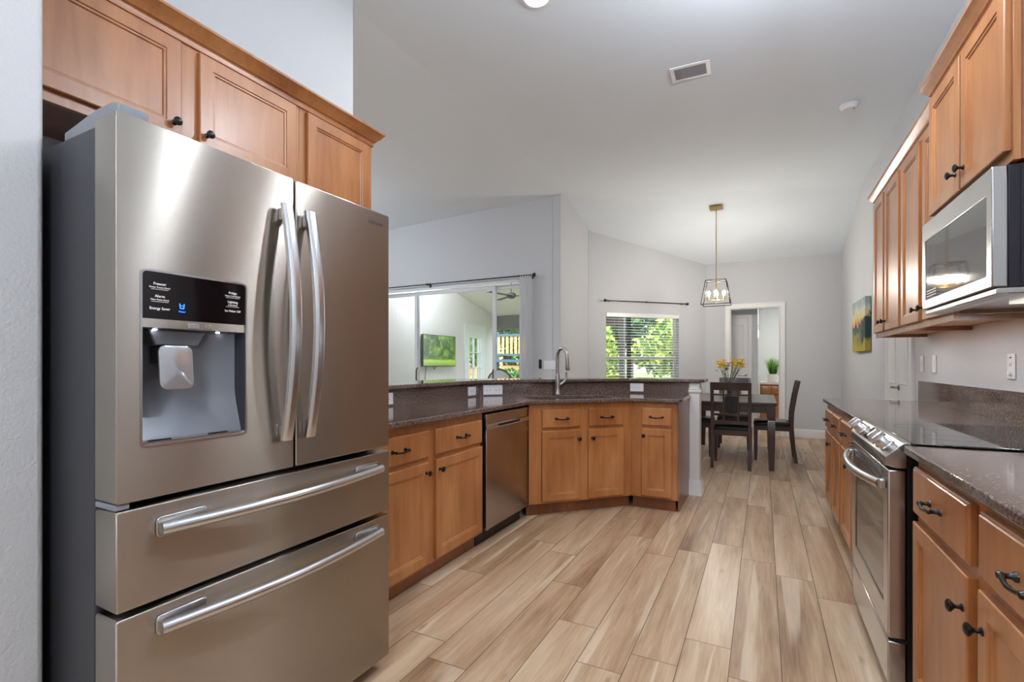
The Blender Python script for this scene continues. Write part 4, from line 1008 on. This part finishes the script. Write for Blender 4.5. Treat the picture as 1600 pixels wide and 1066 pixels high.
# round back chair
rc = thing('patio_chair', 'white round-backed patio chair in front of the garden door', 'chair', (-4.30, 7.55, 0), math.radians(250))
M().loops([[(r*.30*math.cos(a), .22-.03*math.sin(a), .80+r*.30*math.sin(a)) for a in [2*PI*k/24 for k in range(24)]] for r in (.0, .5, .93)], False, False).build('back_pad', WHITE, rc, smooth=3).data.transform(Matrix.Identity(4))
M().tube([(.30*math.cos(a), .23-.03*math.sin(a), .80+.30*math.sin(a)) for a in [2*PI*k/24 for k in range(25)]], .014, 8).build('back_hoop', BLACK, rc)
M().lathe([(.26, .40), (.28, .42), (.28, .46), (.24, .48), (0, .485)], (0, 0, 0), (0, 0, 1), 24).build('seat', WHITE, rc)
for ax in (-1, 1):
    for ay in (-1, 1): M().tube([(ax*.20, ay*.18, .41), (ax*.25, ay*.24, -.008)], .012, 8).build('leg', BLACK, rc)
M().tube([(-.2, .20, .42), (-.24, .23, .62)], .011, 8).tube([(.2, .20, .42), (.24, .23, .62)], .011, 8).build('back_support', BLACK, rc)
# fan
fx, fy = -4.35, 8.4; fz = lz(fy)
fn = thing('ceiling_fan', 'ceiling fan with long thin blades under the patio roof', 'fan', (fx, fy, 0))
M().tube([(0, 0, fz-.005), (0, 0, fz-.20)], .012, 8).lathe([(.06, 0), (.09, -.02), (.09, -.08), (.05, -.11), (0, -.115)], (0, 0, fz-.20)).build('motor', BEAM, fn)
for k in range(3):
    a = 2*PI*k/3+.35; m = M().box(.08, .72, -.055, .055, fz-.262, fz-.254); m.build('blade', BEAM, fn, mtx=Matrix.Rotation(a, 4, 'Z'))

# ------------------------------------------------------------------ outdoors
struct(M().box(-60, 30, 10.52, 80, -.35, -.2).build('ground', LAWN))
struct(M().box(-60, -5.93, -3, 10.52, -.35, -.2).build('ground', LAWN))
def tree(name, label, x, y, h, r, mt, n=2600, seed=0, z0=.0, trunk=True, leaf=.11):
    rnd = random.Random(seed); t = thing(name, label, 'tree' if trunk else 'shrub', (x, y, -.2))
    if trunk:
        m = M().tube([(0, 0, 0), (.05, .03, h*.35), (-.04, 0, h*.7)], [.14, .10, .06], 8)
        for k in range(5):
            a = 2*PI*k/5; m.tube([(0, 0, h*.35+.1*k), (math.cos(a)*r*.5, math.sin(a)*r*.5, h*.6+.1*k)], [.05, .02], 6)
        m.build('trunk', BARK, t)
    blobs = [(rnd.uniform(-.65, .65)*r, rnd.uniform(-.65, .65)*r, z0+(h-z0)*rnd.uniform(.15, .85), r*rnd.uniform(.3, .55)) for _ in range(16)]
    m = M(); cols = []
    for _ in range(n):
        bx, by, bz, br = rnd.choice(blobs); d = Vector((rnd.gauss(0, 1), rnd.gauss(0, 1), rnd.gauss(0, 1))).normalized()*br*rnd.uniform(.6, 1.05)
        p = Vector((bx, by, bz))+d; a = Vector((rnd.gauss(0, 1), rnd.gauss(0, 1), rnd.gauss(0, 1))).normalized(); b = a.orthogonal().normalized(); s = leaf*rnd.uniform(.6, 1.3)
        m.add([p-a*s, p+b*s*.5, p+a*s, p-b*s*.5], [(0, 1, 2, 3)]); cols.append(rnd.random())
    leafbuild(m, cols, 'foliage', mt, t); return t
tree('tree', 'bright yellow-green tree low behind the left half of the blinds', -4.9, 14.4, 2.6, 1.2, LEAF1, 3600, 1, .2, True)
tree('tree', 'bright leafy tree behind the middle of the blinds', -2.2, 14.2, 3.0, 1.1, LEAF1, 3600, 2, .5, True)
tree('tree', 'dark green tree behind the right half of the blinds', -1.6, 19.6, 5.6, 2.3, LEAF2, 5200, 3, .3, True, .14)
tree('tree', 'dark green tree behind the left half of the blinds', -5.8, 24.0, 6.2, 2.8, LEAF2, 6000, 4, .3, True, .15)
tree('tree', 'tall tree beside the neighbouring house', -14.5, 27, 6.6, 2.8, LEAF2, 5000, 5, .5, True, .18)
tree('tree', 'tree filling the view beyond the garden door', -16, 20, 5.5, 3.2, LEAF2, 5000, 6, .2, True, .18)
tree('shrub', 'low shrub in front of the slate blue play frame', -9.2, 17.6, 1.1, .9, LEAF2, 1500, 7, .0, False)
# neighbour house
nh = thing('neighbour_house', 'tan gabled house beyond the patio screen', 'house', (-17.5, 33.5, -.2), math.radians(20))
M().prism([(-5, 0), (5, 0), (5, 4.2), (0, 6.2), (-5, 4.2)], 0, 8, 'y').build('walls', SIDING, nh)
M().prism([(-5.5, 4.0), (0, 6.2), (5.5, 4.0), (5.5, 4.3), (0, 6.5), (-5.5, 4.3)], -.4, 8.4, 'y').build('roof', ROOFM, nh)
for q in (-2.6, .2, 2.8):
    w_ = M().prism(rect(q-.55, q+.55, 1.3, 3.1), -.05, -.001, 'y', [rect(q-.45, q-.03, 1.4, 2.15), rect(q+.03, q+.45, 1.4, 2.15), rect(q-.45, q-.03, 2.25, 3.0), rect(q+.03, q+.45, 2.25, 3.0)]).build('window', TRIM, nh)
    M().box(q-.45, q+.45, -.02, -.004, 1.4, 3.0).build('pane', BLACK, w_)
# play frame
pf = thing('play_frame', 'slate blue play frame with upright cedar boards outside', 'play set', (-9.6, 19.5, -.2), math.radians(20))
for a in (-1.3, 0, 1.3):
    for b in (0, 1.6): M().box(a-.06, a+.06, b-.06, b+.06, 0, 2.9).build('post', DECKB, pf)
M().box(-1.4, 1.4, -.08, 1.7, 1.45, 1.58).box(-1.4, 1.4, -.06, .0, 2.6, 2.72).box(-1.4, 1.4, -.06, 0, 1.75, 1.83).build('platform', DECKB, pf)
m = M()
for i in range(14): m.box(-1.25+i*.19, -1.25+i*.19+.11, -.03, .0, 1.84, 2.59)
m.build('board_rail', DECKW, pf)
M().box(-.9, -.1, .2, .3, .3, 1.3).build('panel', DECKW, pf); M().box(-1.24, 1.24, -.05, 0, .1, .45).build('lower_panel', DECKB, pf)
